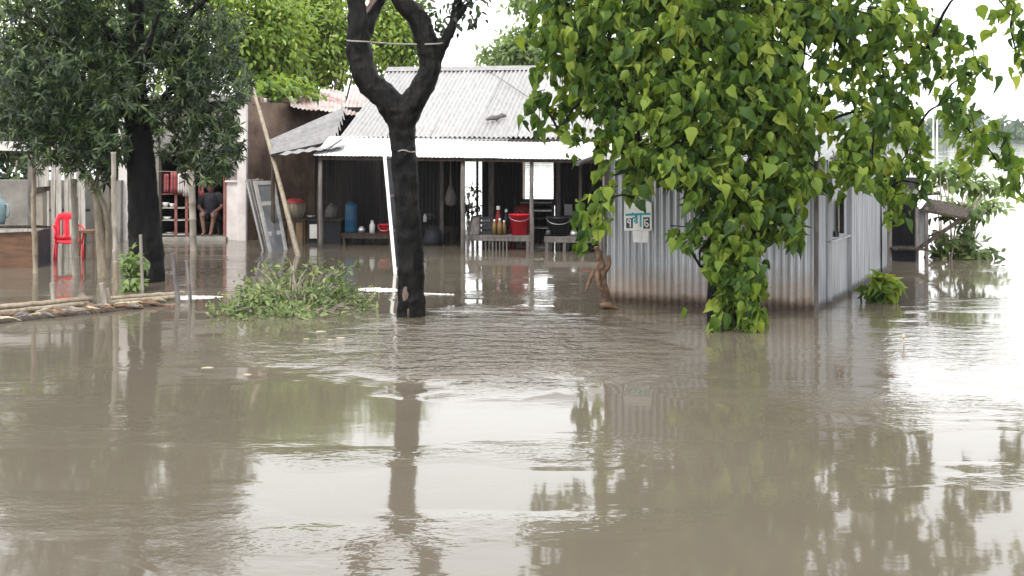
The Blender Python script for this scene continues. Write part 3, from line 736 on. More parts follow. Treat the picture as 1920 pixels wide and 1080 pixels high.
# scar with pale wood low on the trunk, and torn wood in the upper crotch
def lens(m, c, rx, rz, ry=.03, n=10):
    c = Vector(c); vs = [c + Vector((0, -ry, 0))]
    for k in range(n):
        a = 2 * math.pi * k / n; vs.append(c + Vector((rx * math.cos(a) * random.uniform(.7, 1.1), 0, rz * math.sin(a) * random.uniform(.8, 1.1))))
    m.add(vs, [(0, 1 + k, 1 + (k + 1) % n) for k in range(n)])
mb = MB(); lens(mb, T(762, 550) + Vector((0, -.135, 0)), .045, .10); lens(mb, T(768, 582) + Vector((0, -.145, 0)), .02, .08); mb.build('scar', M['cut_wood'], ftree)
mb = MB(); mb.prism([T(681, 58, .02), T(690, 22, .02), T(712, -8, .05), T(700, -12, .05), T(684, 20, .02)], (0, .06, 0)); mb.build('torn_wood', M['cut_wood'], ftree)
# twigs and leaves of the crown, mostly above the picture
bl = [(T(872, 6).x, TD + .1, T(0, 6).z, .22, .3, .22, 10), (T(905, -60).x, TD, T(0, -60).z, .5, .5, .35, 14), (T(660, -170).x, TD - .2, T(0, -170).z, .9, .8, .5, 30),
      (T(700, -200).x, TD + .5, T(0, -200).z, .9, .8, .5, 30), (T(800, -230).x, TD, T(0, -230).z, 1.2, 1.2, .6, 40), (T(810, 42).x, TD + .15, T(0, 42).z, .12, .15, .12, 4), (T(812, 12).x, TD + .15, T(0, 8).z, .1, .15, .08, 3)]
p, d, ct = clumps(bl, 9, .07)
o = foliage('foliage', M['leaf_dark'], ftree, OVAL, p, d + rnd_dirs(len(p)) - [0, 0, .7], d + [0, -.4, 1.] + rnd_dirs(len(p)) * .5, rng.uniform(.07, .13, len(p)), ct); o['kind'] = 'stuff'
# rope tied across both limbs
pts = [T(651, 76, -.05), T(660, 77, -.13), T(685, 78, -.13), T(696, 79, -.05), T(740, 82, 0), T(786, 83, -.06), T(800, 83, -.13), T(822, 82, -.10), T(836, 80, 0)]
tag(MB().tube(pts, .009, 6).build('rope', M['rope']), 'thin pale rope tied across the fork of the dark tree', 'rope')
pts = [T(735 + 49 * k / 10, 283 + 2 * math.sin(k), 0) + Vector((0, -.155 * math.sin(math.pi * k / 10) - .01, 0)) for k in range(11)]
tag(MB().tube(pts, .007, 6).build('wire_band', M['rope']), 'thin wire band wrapped round the dark trunk below its fork', 'wire')

# white-edged narrow panel leaning by the trunk
lp = thing('leaning_board', W(748, 512), 'narrow dark panel with bright white edge leaning by the dark trunk', 'panel')
d_ = W(742, 513).y
a0, a1 = P(721, 291, d_ + .25), P(741, 511, d_); c0_, c1_ = P(735, 294, d_ + .75), P(757, 497, d_ + .5)
MB().bar(a0, a1 + (a1 - a0) * .12, .045, .045).build('edge_bar', M['white_worn'], lp)
MB().bar(c0_, c1_ + (c1_ - c0_) * .12, .03, .03).build('edge_bar', M['wood_grey'], lp)
for t in (.02, .36, .66, .985):
    MB().bar(a0.lerp(a1, t), c0_.lerp(c1_, t - .01), .03, .025).build('rung', M['white_paint'] if t > .9 else M['wood_grey'], lp)
nn = (c0_ - a0).cross(a1 - a0).normalized() * .012
MB().prism([a0.lerp(a1, .03) + nn, a0.lerp(a1, .99) + nn, c0_.lerp(c1_, .98) + nn, c0_.lerp(c1_, .03) + nn], nn).build('board', M['dark_blue'], lp)

# ================================================================== THE BIG-LEAVED TREE ON THE RIGHT
GB = W(1345, 602); GD = GB.y
gtree = thing('leafy_tree', GB, 'large broad-leaved green tree hanging over the tin shed', 'tree')
# leaf masses: px, py, rx, ry (pixels), distance offset, weight
GL = [(1080, 35, 80, 55, .2, 1), (1180, 20, 100, 55, 0, 1), (1300, 25, 110, 65, -.2, 1), (1430, 25, 110, 65, .1, 1), (1560, 30, 110, 60, .4, 1), (1650, 35, 70, 50, .6, .8),
      (1055, 110, 45, 50, .2, .9), (1140, 110, 90, 65, -.1, 1), (1270, 115, 110, 75, -.4, 1.1), (1400, 120, 100, 75, -.2, 1), (1530, 110, 60, 60, .5, .7), (1650, 110, 80, 60, .6, .8), (1745, 90, 70, 50, .6, .6), (1800, 150, 50, 40, .5, .6),
      (1022, 205, 24, 16, .1, .5), (1048, 245, 22, 32, .1, .6), (1100, 185, 50, 35, 0, .7), (1170, 200, 80, 50, -.2, 1), (1200, 262, 80, 48, -.4, 1), (1310, 215, 100, 70, -.5, 1.1), (1430, 215, 80, 70, -.3, .9), (1560, 225, 80, 60, .3, .8), (1660, 220, 70, 65, .4, .9),
      (1235, 320, 80, 38, -.5, 1), (1330, 320, 85, 60, -.5, 1), (1440, 320, 80, 60, -.3, 1), (1540, 320, 80, 42, .0, .9), (1640, 305, 60, 50, .3, .8), (1680, 350, 45, 45, .3, .7), (1705, 290, 40, 60, .4, .7), (1722, 245, 25, 50, .5, .5), (1690, 395, 25, 28, .2, .5), (1730, 345, 28, 40, .3, .5),
      (1190, 372, 45, 22, -.4, .6), (1135, 378, 25, 16, -.4, .5), (1105, 405, 20, 26, -.5, .6), (1345, 400, 70, 45, -.5, .9), (1440, 410, 60, 45, -.4, .9), (1480, 450, 40, 22, -.3, .6), (1270, 455, 40, 18, -.5, .6), (1330, 460, 60, 30, -.5, .9),
      (1375, 490, 60, 40, -.6, 1), (1350, 540, 60, 30, -.6, .8), (1400, 545, 40, 45, -.6, .8), (1380, 590, 38, 38, -.7, .8), (1382, 622, 18, 18, -.7, .5), (1315, 500, 30, 25, -.6, .5),
      (1775, 195, 45, 30, .2, .6), (1800, 230, 40, 30, .2, .7), (1838, 262, 28, 25, .2, .6), (1868, 290, 22, 25, .2, .6), (1893, 322, 14, 22, .2, .6), (1905, 30, 35, 35, -.2, .7), (1912, 95, 16, 40, -.2, .6),
      # above the picture
      (1150, -70, 140, 60, 0, .7), (1350, -90, 170, 70, 0, .8), (1550, -80, 150, 70, .2, .7), (1350, -200, 250, 70, .2, .7), (1600, -180, 150, 70, .3, .6), (1850, -40, 70, 50, 0, .5)]
trunk_pts = curve([GB + Vector((0, 0, -.6)), P(1350, 500, GD + .05), P(1385, 380, GD + .1), P(1440, 260, GD + .15), P(1490, 130, GD + .2), P(1500, 0, GD + .2), P(1480, -150, GD + .2)], 6)
mb = MB(); tr_r = np.interp(np.linspace(0, 1, len(trunk_pts)), [0, .5, 1], [.12, .11, .05]); mb.tube(trunk_pts, list(tr_r), 10, jit=.06)
mb.build('trunk', M['bark_wet'], gtree, smooth=True)
allp, alltip, alln, alls, allt, branch = [], [], [], [], [], MB()
CLEAR = [(1148, 318, 1172, 570), (1160, 388, 1242, 570), (1240, 352, 1292, 436), (1160, 478, 1304, 572), (1285, 520, 1336, 650), (1655, 425, 1790, 520), (1725, 372, 1810, 480), (1225, 345, 1292, 436), (1150, 470, 1318, 572), (1500, 75, 1522, 135), (1560, 190, 1600, 235), (1722, 178, 1765, 262), (1600, 0, 1640, 30), (1432, 470, 1545, 600), (1500, 400, 1625, 600), (1600, 372, 1655, 600), (1742, 268, 1800, 480), (1740, 205, 1762, 300)]   # where the crown opens and the shed shows
nodes = [q for q in trunk_pts[8:]]
cen = sorted([(P(px, py, GD + dd), (px, py, rx, ry, dd, wt)) for (px, py, rx, ry, dd, wt) in GL], key=lambda c: min((c[0] - q).length for q in trunk_pts[8:]))
for c, (px, py, rx, ry, dd, wt) in cen:
    # each bough grows from the nearest wood already there, so boughs fork instead of fanning out
    best = min(nodes, key=lambda q: (q - c).length + .5 * max(0, c.z - .3 - q.z) * 0 + max(0, q.y - GD - .4))
    Lb = (best - c).length; mid = best.lerp(c, .5) + Vector((random.uniform(-.1, .1) * Lb, .12, .14 * Lb))
    limb(branch, [best, mid, c + Vector((0, .1, 0))], [min(.035, .010 + .016 * Lb), .013, .006], n=6, k=4, jit=.08)
    nodes.append(c + Vector((0, .1, 0)))
    area = math.pi * rx * ry * (1 if py > -30 else .4)
    nt = max(4, int(area / 300 * wt * (.55 if px > 1490 else .85)))
    for t in range(nt):
        a = random.uniform(0, 2 * math.pi); r = math.sqrt(random.random())
        deep = random.uniform(-.3, .75)
        q = P(px + rx * r * math.cos(a), py + ry * r * math.sin(a) - 22, GD + dd + deep)
        out = Vector((math.cos(a) * r + random.uniform(-.5, .5), random.uniform(-.9, .5), 0))
        ln = random.uniform(.12, .26); drop = random.uniform(.16, .42)
        tw = curve([q - out * ln + Vector((0, 0, .03)), q, q + out * ln * .6 + Vector((0, 0, -drop * .4)), q + out * ln * .8 + Vector((0, 0, -drop))], 3)
        if not any(a0 < CX + F_PX * w_.x / w_.y < a1 and b0 < HY + F_PX * (CAM_Z - w_.z) / w_.y < b1 for a0, b0, a1, b1 in CLEAR for w_ in (tw[-1], tw[len(tw) // 2])):
            branch.tube(tw, list(np.linspace(.006, .002, len(tw))), 4, cap=False)
        tt = random.random()
        for k in range(random.randint(8, 13)):
            f = random.random(); c1 = tw[min(len(tw) - 1, int(f * len(tw)))]
            pos = c1 + Vector((random.gauss(0, .035), random.gauss(0, .035), random.gauss(0, .02)))
            tip = Vector((random.gauss(0, .45) + out.x * .3, random.gauss(-.15, .45), -1.05 + random.gauss(0, .28)))
            nr = Vector((random.gauss(0, .8), -1 + random.gauss(0, .5), .5 + random.gauss(0, .5)))
            ppx, ppy = CX + F_PX * pos.x / pos.y, HY + F_PX * (CAM_Z - pos.z) / pos.y + 8
            if any(a0 < ppx < a1 and b0 < ppy < b1 for a0, b0, a1, b1 in CLEAR): continue
            allp.append(pos); alltip.append(tip); alln.append(nr); alls.append(random.choice((.06, .08, .105, .125, .145, .165, .18)) * random.uniform(.88, 1.12))
            allt.append(min(1, max(0, .46 * random.random() + .5 * tt * tt)))
branch.build('branches', M['bark_wet'], gtree, smooth=True)
allp, alltip, alln, alls, allt = (np.array(x, float) for x in (allp, alltip, alln, alls, allt))
# the 300 leaves that show largest and nearest become single parts
pxx = CX + F_PX * allp[:, 0] / allp[:, 1]; pyy = HY + F_PX * (CAM_Z - allp[:, 2]) / allp[:, 1]
vis = (pxx > 20) & (pxx < 1900) & (pyy > 10)
score = np.where(vis, alls / allp[:, 1] + .004 * (GD - allp[:, 1]), -1)
order = np.argsort(-score); single = order[:300]; rest = order[300:]
o = foliage('foliage', M['leaf_big'], gtree, HEART, allp[rest], alltip[rest], alln[rest], alls[rest], allt[rest]); o['kind'] = 'stuff'
lmesh = []
for q, (tv, tf) in enumerate(HEART):
    me = bpy.data.meshes.new('leaf'); me.from_pydata(tv.tolist(), [], tf); me.update(); me.shade_smooth(); me.materials.append(M['leaf_single'])
    at = me.attributes.new('tint', 'FLOAT', 'POINT'); at.data.foreach_set('value', np.full(len(tv), .08, np.float32)); lmesh.append(me)
FR = frames(alltip[single], alln[single])
for q, i in enumerate(single):
    o = bpy.data.objects.new('leaf', lmesh[q % 10]); COL.objects.link(o); o.parent = gtree
    m4 = Matrix([list(r) for r in FR[q] * alls[i]]).to_4x4(); m4.translation = Vector(allp[i]) - GB
    o.matrix_local = m4

# ================================================================== LEFT DARK TREE AND ITS NEIGHBOURS
DB = W(277, 527); DD = DB.y
dtree = thing('dark_tree', DB, 'big dark-trunked tree with dense dark foliage on the left', 'tree')
def Q(px, py, dd=0): return P(px, py, DD + dd)
mb = MB(); pm = DD / F_PX
limb(mb, [Q(278, 620), Q(277, 520), Q(271, 420), Q(265, 320), Q(258, 220), Q(250, 120), Q(255, 20), Q(260, -120)], [x * pm for x in (36, 33, 30, 27, 24, 20, 16, 8)], n=14)
for pts in ([Q(258, 230), Q(190, 150, -.3), Q(110, 80, -.5), Q(40, 20, -.6)], [Q(258, 240), Q(330, 160, .2), Q(400, 110, .3)], [Q(252, 130), Q(330, 50, -.2), Q(420, -30, -.2)], [Q(250, 120), Q(170, 20, .2), Q(100, -60, .3)], [Q(255, 200), Q(275, 100, -.6), Q(300, 20, -.8)]):
    limb(mb, pts, [.10, .07, .045, .02], n=8)
tr = mb.build('trunk', M['bark_wet'], dtree, smooth=True)
tr.modifiers.new('join', 'REMESH').mode = 'VOXEL'; tr.modifiers['join'].voxel_size = .03; tr.modifiers['join'].use_smooth_shade = True
dm = tr.modifiers.new('bark', 'DISPLACE'); dm.texture = tx; dm.strength = .05; dm.mid_level = .5; dm.texture_coords = 'LOCAL'
def whorls(name, parent, material, masses, dist, per_area, leaf=(.12, .2), tpls=LANCE, nl=(7, 11), droop=.25, tint=(0, 1), thick=.7):
    pos, tip, nr, sz, tn = [], [], [], [], []
    for (px, py, rx, ry, dd, wt) in masses:
        for _ in range(int(rx * ry * per_area * wt)):
            a = random.uniform(0, 6.283); r = math.sqrt(random.random())
            q = P(px + rx * r * math.cos(a), py + ry * r * math.sin(a), dist + dd + random.uniform(-thick, thick))
            ax = Vector((random.gauss(0, .5) + .3 * math.cos(a), random.gauss(-.45, .4), random.gauss(.35, .5))).normalized()
            e1 = ax.orthogonal().normalized(); e2 = ax.cross(e1); t0 = random.uniform(*tint)
            for k in range(random.randint(*nl)):
                b_ = random.uniform(0, 6.283); d2 = (e1 * math.cos(b_) + e2 * math.sin(b_)) * random.uniform(.6, 1.1) + ax * random.uniform(-.1, .8) - Vector((0, 0, droop))
                pos.append(q + ax * random.uniform(-.03, .05)); tip.append(d2); nr.append(ax + Vector((0, 0, .4)) + Vector((random.gauss(0, .2), random.gauss(0, .2), 0))); sz.append(random.uniform(*leaf)); tn.append(min(1, max(0, t0 * .7 + random.random() * .3)))
    pos, tip, nr, sz, tn = (np.array(x, float) for x in (pos, tip, nr, sz, tn))
    o = foliage(name, material, parent, tpls, pos, tip, nr, sz, tn); o['kind'] = 'stuff'; return o
DM = [(90, 60, 110, 70, 0, 1), (230, 60, 120, 70, .2, .9), (370, 60, 90, 60, .3, .8), (60, 160, 80, 70, -.2, 1), (170, 170, 100, 80, -.4, 1), (300, 170, 90, 80, 0, .8), (400, 160, 70, 70, .2, 1),
      (50, 240, 60, 40, 0, 1), (130, 260, 80, 50, -.3, 1), (210, 265, 40, 50, -.5, .7), (330, 250, 50, 50, .3, .6), (400, 260, 60, 60, .1, 1.1), (385, 320, 55, 25, .1, .8), (170, 320, 50, 26, -.3, .6), (90, 300, 40, 20, -.1, .6),
      (120, -60, 160, 70, 0, .6), (300, -60, 160, 70, .2, .6), (200, -170, 200, 60, .2, .5)]
whorls('foliage', dtree, M['leaf_dark'], DM, DD, .046, leaf=(.085, .15))
# bright young growth higher up, belongs to another tree behind it
# slender pale tree beside it
sl = thing('slender_tree', W(195, 521), 'slender pale-stemmed young tree between the bamboo posts', 'tree')
sdist = W(195, 521).y; pm = sdist / F_PX
def S(px, py, dd=0): return P(px, py, sdist + dd)
mb = MB()
limb(mb, [S(196, 600), S(194, 500), S(186, 420), S(178, 360), S(150, 310), S(125, 270)], [x * pm for x in (13, 12, 9, 7, 5, 3)], n=8)
limb(mb, [S(197, 520), S(203, 460), S(200, 400), S(182, 350), S(190, 290)], [x * pm for x in (8, 7, 6, 5, 3)], n=8)
limb(mb, [S(200, 420), S(208, 360), S(204, 300)], [x * pm for x in (5, 4, 3)], n=7)
mb.build('trunk', M['bamboo'], sl, smooth=True)
whorls('foliage', sl, M['leaf_dark'], [(135, 285, 40, 25, 0, 1), (190, 300, 35, 30, 0, 1), (200, 350, 20, 20, 0, .6)], sdist, .010, leaf=(.10, .17), thick=.25)

# ------------------------------------------------------------------ trees behind the roofs
def backtree(label, px, cy, dist, rx, ry, m, nc, leaf, spread, cat='tree', shape=OVAL, extra=()):
    b_ = Vector(((px - CX) * dist / F_PX, dist, 0)); s = dist / F_PX
    t = thing('background_tree', b_, label, cat, 'trees behind the stalls')
    c = P(px, cy, dist); mb = MB()
    limb(mb, [b_ + Vector((0, 0, -.6)), b_ + Vector((.1, 0, c.z * .5)), c + Vector((0, 0, ry * s * .5))], [.16, .12, .04], n=8)
    for k in range(7):
        a = k * .9; e = c + Vector((math.cos(a) * rx * s * .7, math.sin(a) * rx * s * .5, random.uniform(-.5, .6) * ry * s))
        limb(mb, [b_ + Vector((.1, 0, c.z * random.uniform(.45, .75))), b_.lerp(e, .6) + Vector((0, 0, .3)), e], [.06, .04, .015], n=6, k=3)
    mb.build('trunk', M['bark_grey'], t, smooth=True)
    bl = [(c.x, c.y, c.z, rx * s, rx * s * .8, ry * s, nc)]
    for (ox, oy, fr, n2) in extra:
        bl.append((c.x + ox * s, c.y + random.uniform(-.6, .6), c.z - oy * s, rx * s * fr, rx * s * fr, ry * s * fr, n2))
    p, d, ct = clumps(bl, 24, spread, .45)
    tip = d * .6 + rnd_dirs(len(p)) * .8 - np.array([0, 0, .35]); nr = d * .5 + np.array([0, -.2, 1.]) + rnd_dirs(len(p)) * .5
    o = foliage('crown', m, t, shape, p, tip, nr, rng.uniform(*leaf, len(p)), np.clip(ct * .55 + rng.random(len(p)) * .45, 0, 1)); o['kind'] = 'stuff'
    return t
FAR = M['leaf_far']
backtree('bright green tree rising directly above the rusty house roof', 600, 60, 33, 95, 110, FAR, 300, (.11, .20), .22)
backtree('bright yellow-green tree seen between the limbs of the forked tree', 735, 55, 35, 65, 85, FAR, 220, (.11, .20), .22)
backtree('green tree between the dark tree crown and the bamboo pole', 490, 70, 31, 85, 100, FAR, 260, (.11, .20), .22)
backtree('tall green tree behind the right part of the dark crown', 370, 40, 30, 110, 130, FAR, 190, (.11, .20), .22)
backtree('tall green tree behind the middle of the dark crown', 210, 40, 31, 120, 140, FAR, 190, (.11, .20), .22)
backtree('tall green tree behind the dark crown at far left', 50, 60, 30, 120, 150, FAR, 190, (.11, .20), .22)
backtree('pale thin tree above the ridge beside the big-leaved crown', 975, 95, 46, 50, 40, M['leaf_thin'], 60, (.18, .30), .22, extra=((-60, 10, .35, 8), (10, -90, .5, 14)))

backtree('dark low tree behind the grey wall at far left', 45, 215, 29, 110, 85, M['leaf_dark'], 170, (.12, .22), .2)
backtree('dark low tree behind the pale upright boards', 190, 225, 30, 90, 85, M['leaf_dark'], 150, (.12, .22), .2)
# hedge-like creeper growing over the broken wall top
cr = thing('wall_creeper', S0 + Vector((0.6, .4, 0)), 'green creeper spilling over the broken top of brown wall', 'creeper')
MB().tube([S0.lerp(S1, .05) + Vector((0, .3, -.6)), S0.lerp(S1, .12) + Vector((0, .3, 1.5)), S0.lerp(S1, .2) + Vector((0, .25, 2.75))], [.04, .03, .02], 6).build('stem', M['bark_grey'], cr)
bl = []
for k in range(8):
    q = S0.lerp(S1, .02 + k * .05); bl.append((q.x, q.y + .8, 2.85 + .1 * random.random(), .3, .3, .22, 10))
p, d, ct = clumps(bl, 9, .10)
o = foliage('foliage', FAR, cr, OVAL, p, d + rnd_dirs(len(p)) - [0, 0, .5], d + [0, -.2, 1.] + rnd_dirs(len(p)) * .5, rng.uniform(.12, .2, len(p)), ct * .7); o['kind'] = 'stuff'

# ------------------------------------------------------------------ shrubs on the right
def shrub(name, label, base, blobs, material, leaf, tpl=OVAL, per=9, spread=.09, stems=8, cat='shrub', shell=.4, droop=.3):
    t = thing(name, base, label, cat); mb = MB()
    for k in range(stems):
        q = blobs[k % len(blobs)]; e = Vector((q[0] + random.uniform(-.7, .7) * q[3], q[1] + random.uniform(-.5, .5) * q[4], q[2] + random.uniform(-.3, .6) * q[5]))
        b_ = Vector(base) + Vector((random.uniform(-.15, .15), random.uniform(-.1, .1), -.6))
        limb(mb, [b_, b_.lerp(e, .55) + Vector((0, 0, .25)), e], [.02, .014, .005], n=5, k=3)
    mb.build('stems', M['bark_grey'], t)
    p, d, ct = clumps(blobs, per, spread, shell)
    o = foliage('foliage', material, t, tpl, p, d * .7 + rnd_dirs(len(p)) * .8 - np.array([0, 0, droop]), d * .5 + np.array([0, -.3, 1.]) + rnd_dirs(len(p)) * .5, rng.uniform(*leaf, len(p)), np.clip(ct * .6 + .4 * rng.random(len(p)), 0, 1)); o['kind'] = 'stuff'
    return t
e = W(1795, 489); sd_ = e.y; s = sd_ / F_PX
def E(px, py): return P(px, py, sd_ + .6)
def blob(px, py, rx, ry, nc, D=None): q = P(px, py, D or sd_ + .5); return (q.x, q.y, q.z, rx * s, rx * s * .8, ry * s, nc)
shrub('waterside_shrub', 'sprawling green shrub leaning over water right of the kiosk', W(1785, 487), [blob(1790, 445, 40, 30, 16), blob(1830, 472, 36, 18, 24), blob(1778, 475, 30, 14, 9), blob(1800, 395, 45, 18, 7)], M['leaf_float'], (.12, .22), spread=.08)
shrub('bright_shrub', 'bright light-green bush behind the kiosk flap', W(1780, 478), [blob(1785, 325, 40, 18, 14, 23), blob(1825, 345, 32, 10, 10, 23), blob(1855, 352, 20, 6, 5, 23), blob(1762, 340, 20, 20, 7, 23)], M['leaf_thin'], (.14, .24))
shrub('low_branch_shrub', 'thin leafy branch reaching right above the water', W(1800, 470), [blob(1820, 385, 40, 10, 14, 24), blob(1860, 388, 30, 6, 8, 24)], M['leaf_thin'], (.12, .2), stems=5)
e2 = W(1650, 566)
def eb(px, py, rx, ry, nc): q = P(px, py, e2.y); k = e2.y / F_PX; return (q.x, q.y, q.z, rx * k, rx * k, ry * k, nc)
shrub('small_water_plant', 'small round leafy plant in water at the shed corner', e2, [eb(1650, 545, 26, 22, 26)], M['leaf_big'], (.12, .2), tpl=HEART, per=4, spread=.04, cat='plant')

q = P(880, 430, 29.5); q.z = 0
shrub('back_shrub', 'dark shrub seen through the bright back door', q, [(P(882, 370, 29.5).x, 29.5, P(882, 372, 29.5).z, .2, .2, .3, 10), (P(876, 400, 29.5).x, 29.5, .3, .2, .2, .25, 6)], M['leaf_dark'], (.1, .18), stems=5, per=6)
# floating bush in the middle
fb = W(550, 606); fd = fb.y
def fbl(px, py, rx, ry, nc, dd=0.3): q = W(px, 590 - dd * 30); q = P(px, py, q.y); k = q.y / F_PX; return (q.x, q.y, max(q.z, .03), rx * k, .45, ry * k, nc)
fbs = [fbl(460, 575, 40, 28, 30, .2), fbl(515, 562, 50, 34, 40, .5), fbl(590, 560, 50, 36, 44, .6), fbl(640, 560, 36, 28, 28, .7), fbl(560, 530, 60, 18, 22, 1.2), fbl(590, 508, 14, 14, 8, 1.2), fbl(470, 548, 36, 18, 16, 1.0), fbl(540, 595, 115, 6, 40, 0), fbl(640, 530, 40, 12, 12, 1.3), fbl(440, 588, 24, 12, 10, 0), fbl(412, 596, 16, 5, 5, 0), fbl(672, 578, 20, 10, 7, .4), fbl(690, 560, 10, 6, 3, .8), fbl(500, 508, 16, 8, 5, 1.4), fbl(640, 506, 20, 8, 5, 1.5), fbl(545, 500, 8, 14, 3, 1.1), fbl(615, 604, 40, 4, 7, -.1)]
shrub('floating_bush', 'half-drowned green bush in floodwater left of the forked tree', W(550, 585), fbs, M['leaf_float'], (.05, .11), tpl=OVAL + LANCE, per=9, spread=.07, stems=60, cat='bush', shell=.15, droop=-.2)

# creeper cluster by the dark trunk
cb = W(247, 545)
def cbl(px, py, rx, ry, nc): q = P(px, py, cb.y); k = q.y / F_PX; return (q.x, q.y, q.z, rx * k, rx * k, ry * k, nc)
shrub('creeper_clump', 'light-green creeper clump beside the dark trunk base', cb, [cbl(248, 490, 16, 16, 14), cbl(246, 525, 18, 22, 18)], M['leaf_thin'], (.08, .14), per=7, spread=.05, stems=4, cat='creeper')

# ================================================================== POSTS, POLES AND STAKES
def post(name, label, px, ytop, ybase, wpx, m='bamboo', lean=0, cat='post', group=None, nodes=True, toppx=None):
    b_ = W(px, ybase); k = .85 * b_.y / F_PX; t = P(toppx if toppx else px + lean, ytop, b_.y)
    mb = MB(); r = wpx * k / 2; a = Vector((b_.x, b_.y, -.6)) ; ax = t - b_; a = b_ - ax * (.6 / max(ax.z, .1))
    L = (t - a).length; nseg = max(3, int(L / .28)); pts, rr = [], []
    for i in range(nseg):
        f0, f1 = i / nseg, (i + 1) / nseg
        wob = Vector((random.uniform(-.006, .006), random.uniform(-.006, .006), 0))
        pts += [a.lerp(t, f0 + .01) + wob, a.lerp(t, f1 - .012) + wob, a.lerp(t, f1) + wob]; rr += [r, r * .97, r * (1.13 if nodes else 1)]
    mb.tube(pts, rr, 9, jit=.03)
    return tag(mb.build(name, M[m], smooth=True), label, cat, group)
post('bamboo_post', 'thin dark bamboo post in front of the brown counter', 66, 290, 512, 11, 'bamboo', toppx=62)
post('bamboo_post', 'pale upright bamboo post right beside the red chair', 142, 335, 516, 15, 'bamboo_pale', toppx=139)
post('bamboo_post', 'tall pale bamboo post left of the dark trunk', 218, 285, 563, 11, 'bamboo_pale', toppx=212)
post('bamboo_post', 'pale thick post in front of the dark doorway', 363, 318, 470, 15, 'bamboo_pale', toppx=358)
post('bamboo_post', 'thin pale bamboo in front of the dark trunk base', 268, 440, 556, 7, 'bamboo_pale', toppx=264)
post('stake', 'short broken stake at the far left of the bamboo edging', 101, 530, 571, 12, 'bamboo_pale', toppx=97, cat='stake', nodes=False)
post('stake', 'thick split stake beside the tall bamboo post', 196, 530, 575, 13, 'bamboo_pale', toppx=191, cat='stake', nodes=False)
post('stake', 'thin stake touching the thick split stake', 207, 540, 570, 8, 'bamboo', toppx=203, cat='stake', nodes=False)
post('stake', 'taller dark stake standing beside the white streak', 335, 474, 568, 11, 'wood_grey', toppx=324, cat='stake', nodes=False)
post('stake', 'shorter stake standing beside the white streak', 357, 488, 570, 8, 'wood_grey', toppx=351, cat='stake', nodes=False)
post('bamboo_post', 'thick brown stump of bamboo behind the thick split stake', 217, 490, 566, 14, 'bamboo', toppx=217, nodes=False)
# bamboo pole leaning on the house
a, b_ = P(470, 150, 24.2), W(558, 479); b_ = b_ + (b_ - a) * .08
c = curve([a, a.lerp(b_, .5) + Vector((.03, 0, -.02)), b_], 8)
tag(MB().tube(c, list(np.linspace(.028, .05, len(c))), 8, jit=.04).build('leaning_pole', M['bamboo'], smooth=True), 'long bamboo pole leaning against the brown house wall', 'pole')

# bamboo edging and debris in the water at left
edging = thing('bamboo_edging', W(200, 582), 'low bamboo edging with straw debris lying in floodwater', 'edging')
def lay(p0, p1, r, name='bamboo_pole', m='bamboo_pale', z=.03):
    a, b_ = W(*p0), W(*p1); a.z = b_.z = z; c = [a.lerp(b_, t) + Vector((0, random.uniform(-.02, .02), random.uniform(-.006, .006))) for t in np.linspace(0, 1, 12)]
    MB().tube(c, r, 8, jit=.05).build(name, M[m], edging, smooth=True)
lay((-40, 588), (172, 568), .035, m='bamboo', z=.05); lay((-40, 596), (165, 574), .03, m='bamboo', z=.03); lay((208, 567), (345, 557), .03, m='bamboo', z=.05); lay((205, 572), (330, 562), .028, m='bamboo', z=.03)
lay((-40, 610), (205, 584), .04, m='wood_old', z=.0); lay((180, 588), (300, 572), .03, m='wood_old', z=.0)
for k in range(75):
    t = random.random(); px = -20 + t * 320; py = 603 - t * 34 + random.uniform(-4, 5)
    q = W(px, py); an = random.uniform(-.5, .5); dv = Vector((math.cos(an), math.sin(an) * .8, random.uniform(-.15, .15))) * random.uniform(.05, .16)
    mb = MB(); mb.tube([q - dv + Vector((0, 0, .02)), q + Vector((0, 0, .045)), q + dv + Vector((0, 0, .015))], [random.uniform(.008, .02), random.uniform(.012, .032), .008], 6, jit=.3)
    mb.build('debris_piece', M[random.choice(['straw', 'wood_grey', 'driftwood', 'driftwood', 'bamboo'])], edging, smooth=True)
M['white_streak'] = simple('white_streak', (0.26, 0.25, 0.23), (0.66, 0.65, 0.63), scale=16, rough=0.75, bs=0.5, k=1.0)
def white_streak(label, x0, x1, yc0, yc1, hpx):  # thin ragged white patch lying just above the water
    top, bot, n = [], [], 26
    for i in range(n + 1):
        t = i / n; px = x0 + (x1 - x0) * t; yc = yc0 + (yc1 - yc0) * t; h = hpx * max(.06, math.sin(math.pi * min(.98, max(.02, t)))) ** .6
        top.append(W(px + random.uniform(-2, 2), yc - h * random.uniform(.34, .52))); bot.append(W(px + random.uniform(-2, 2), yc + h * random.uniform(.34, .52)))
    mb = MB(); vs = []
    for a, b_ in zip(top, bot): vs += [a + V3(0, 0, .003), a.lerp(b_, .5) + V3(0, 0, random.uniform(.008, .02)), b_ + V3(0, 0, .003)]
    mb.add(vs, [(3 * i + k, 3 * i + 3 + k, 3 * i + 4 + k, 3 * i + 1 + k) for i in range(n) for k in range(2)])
    tag(mb.build('pale_streak', M['white_streak'], smooth=True), label, 'white_streak', 'white streaks on the flood')
white_streak('white streak on the water between the two dark stakes and the bush', 272, 420, 560, 557, 9)
white_streak('broad white streak on the water between bush and forked trunk', 668, 752, 543, 545, 10)
white_streak('thin white streak on the water right of the forked trunk', 790, 852, 551, 553, 3.5)
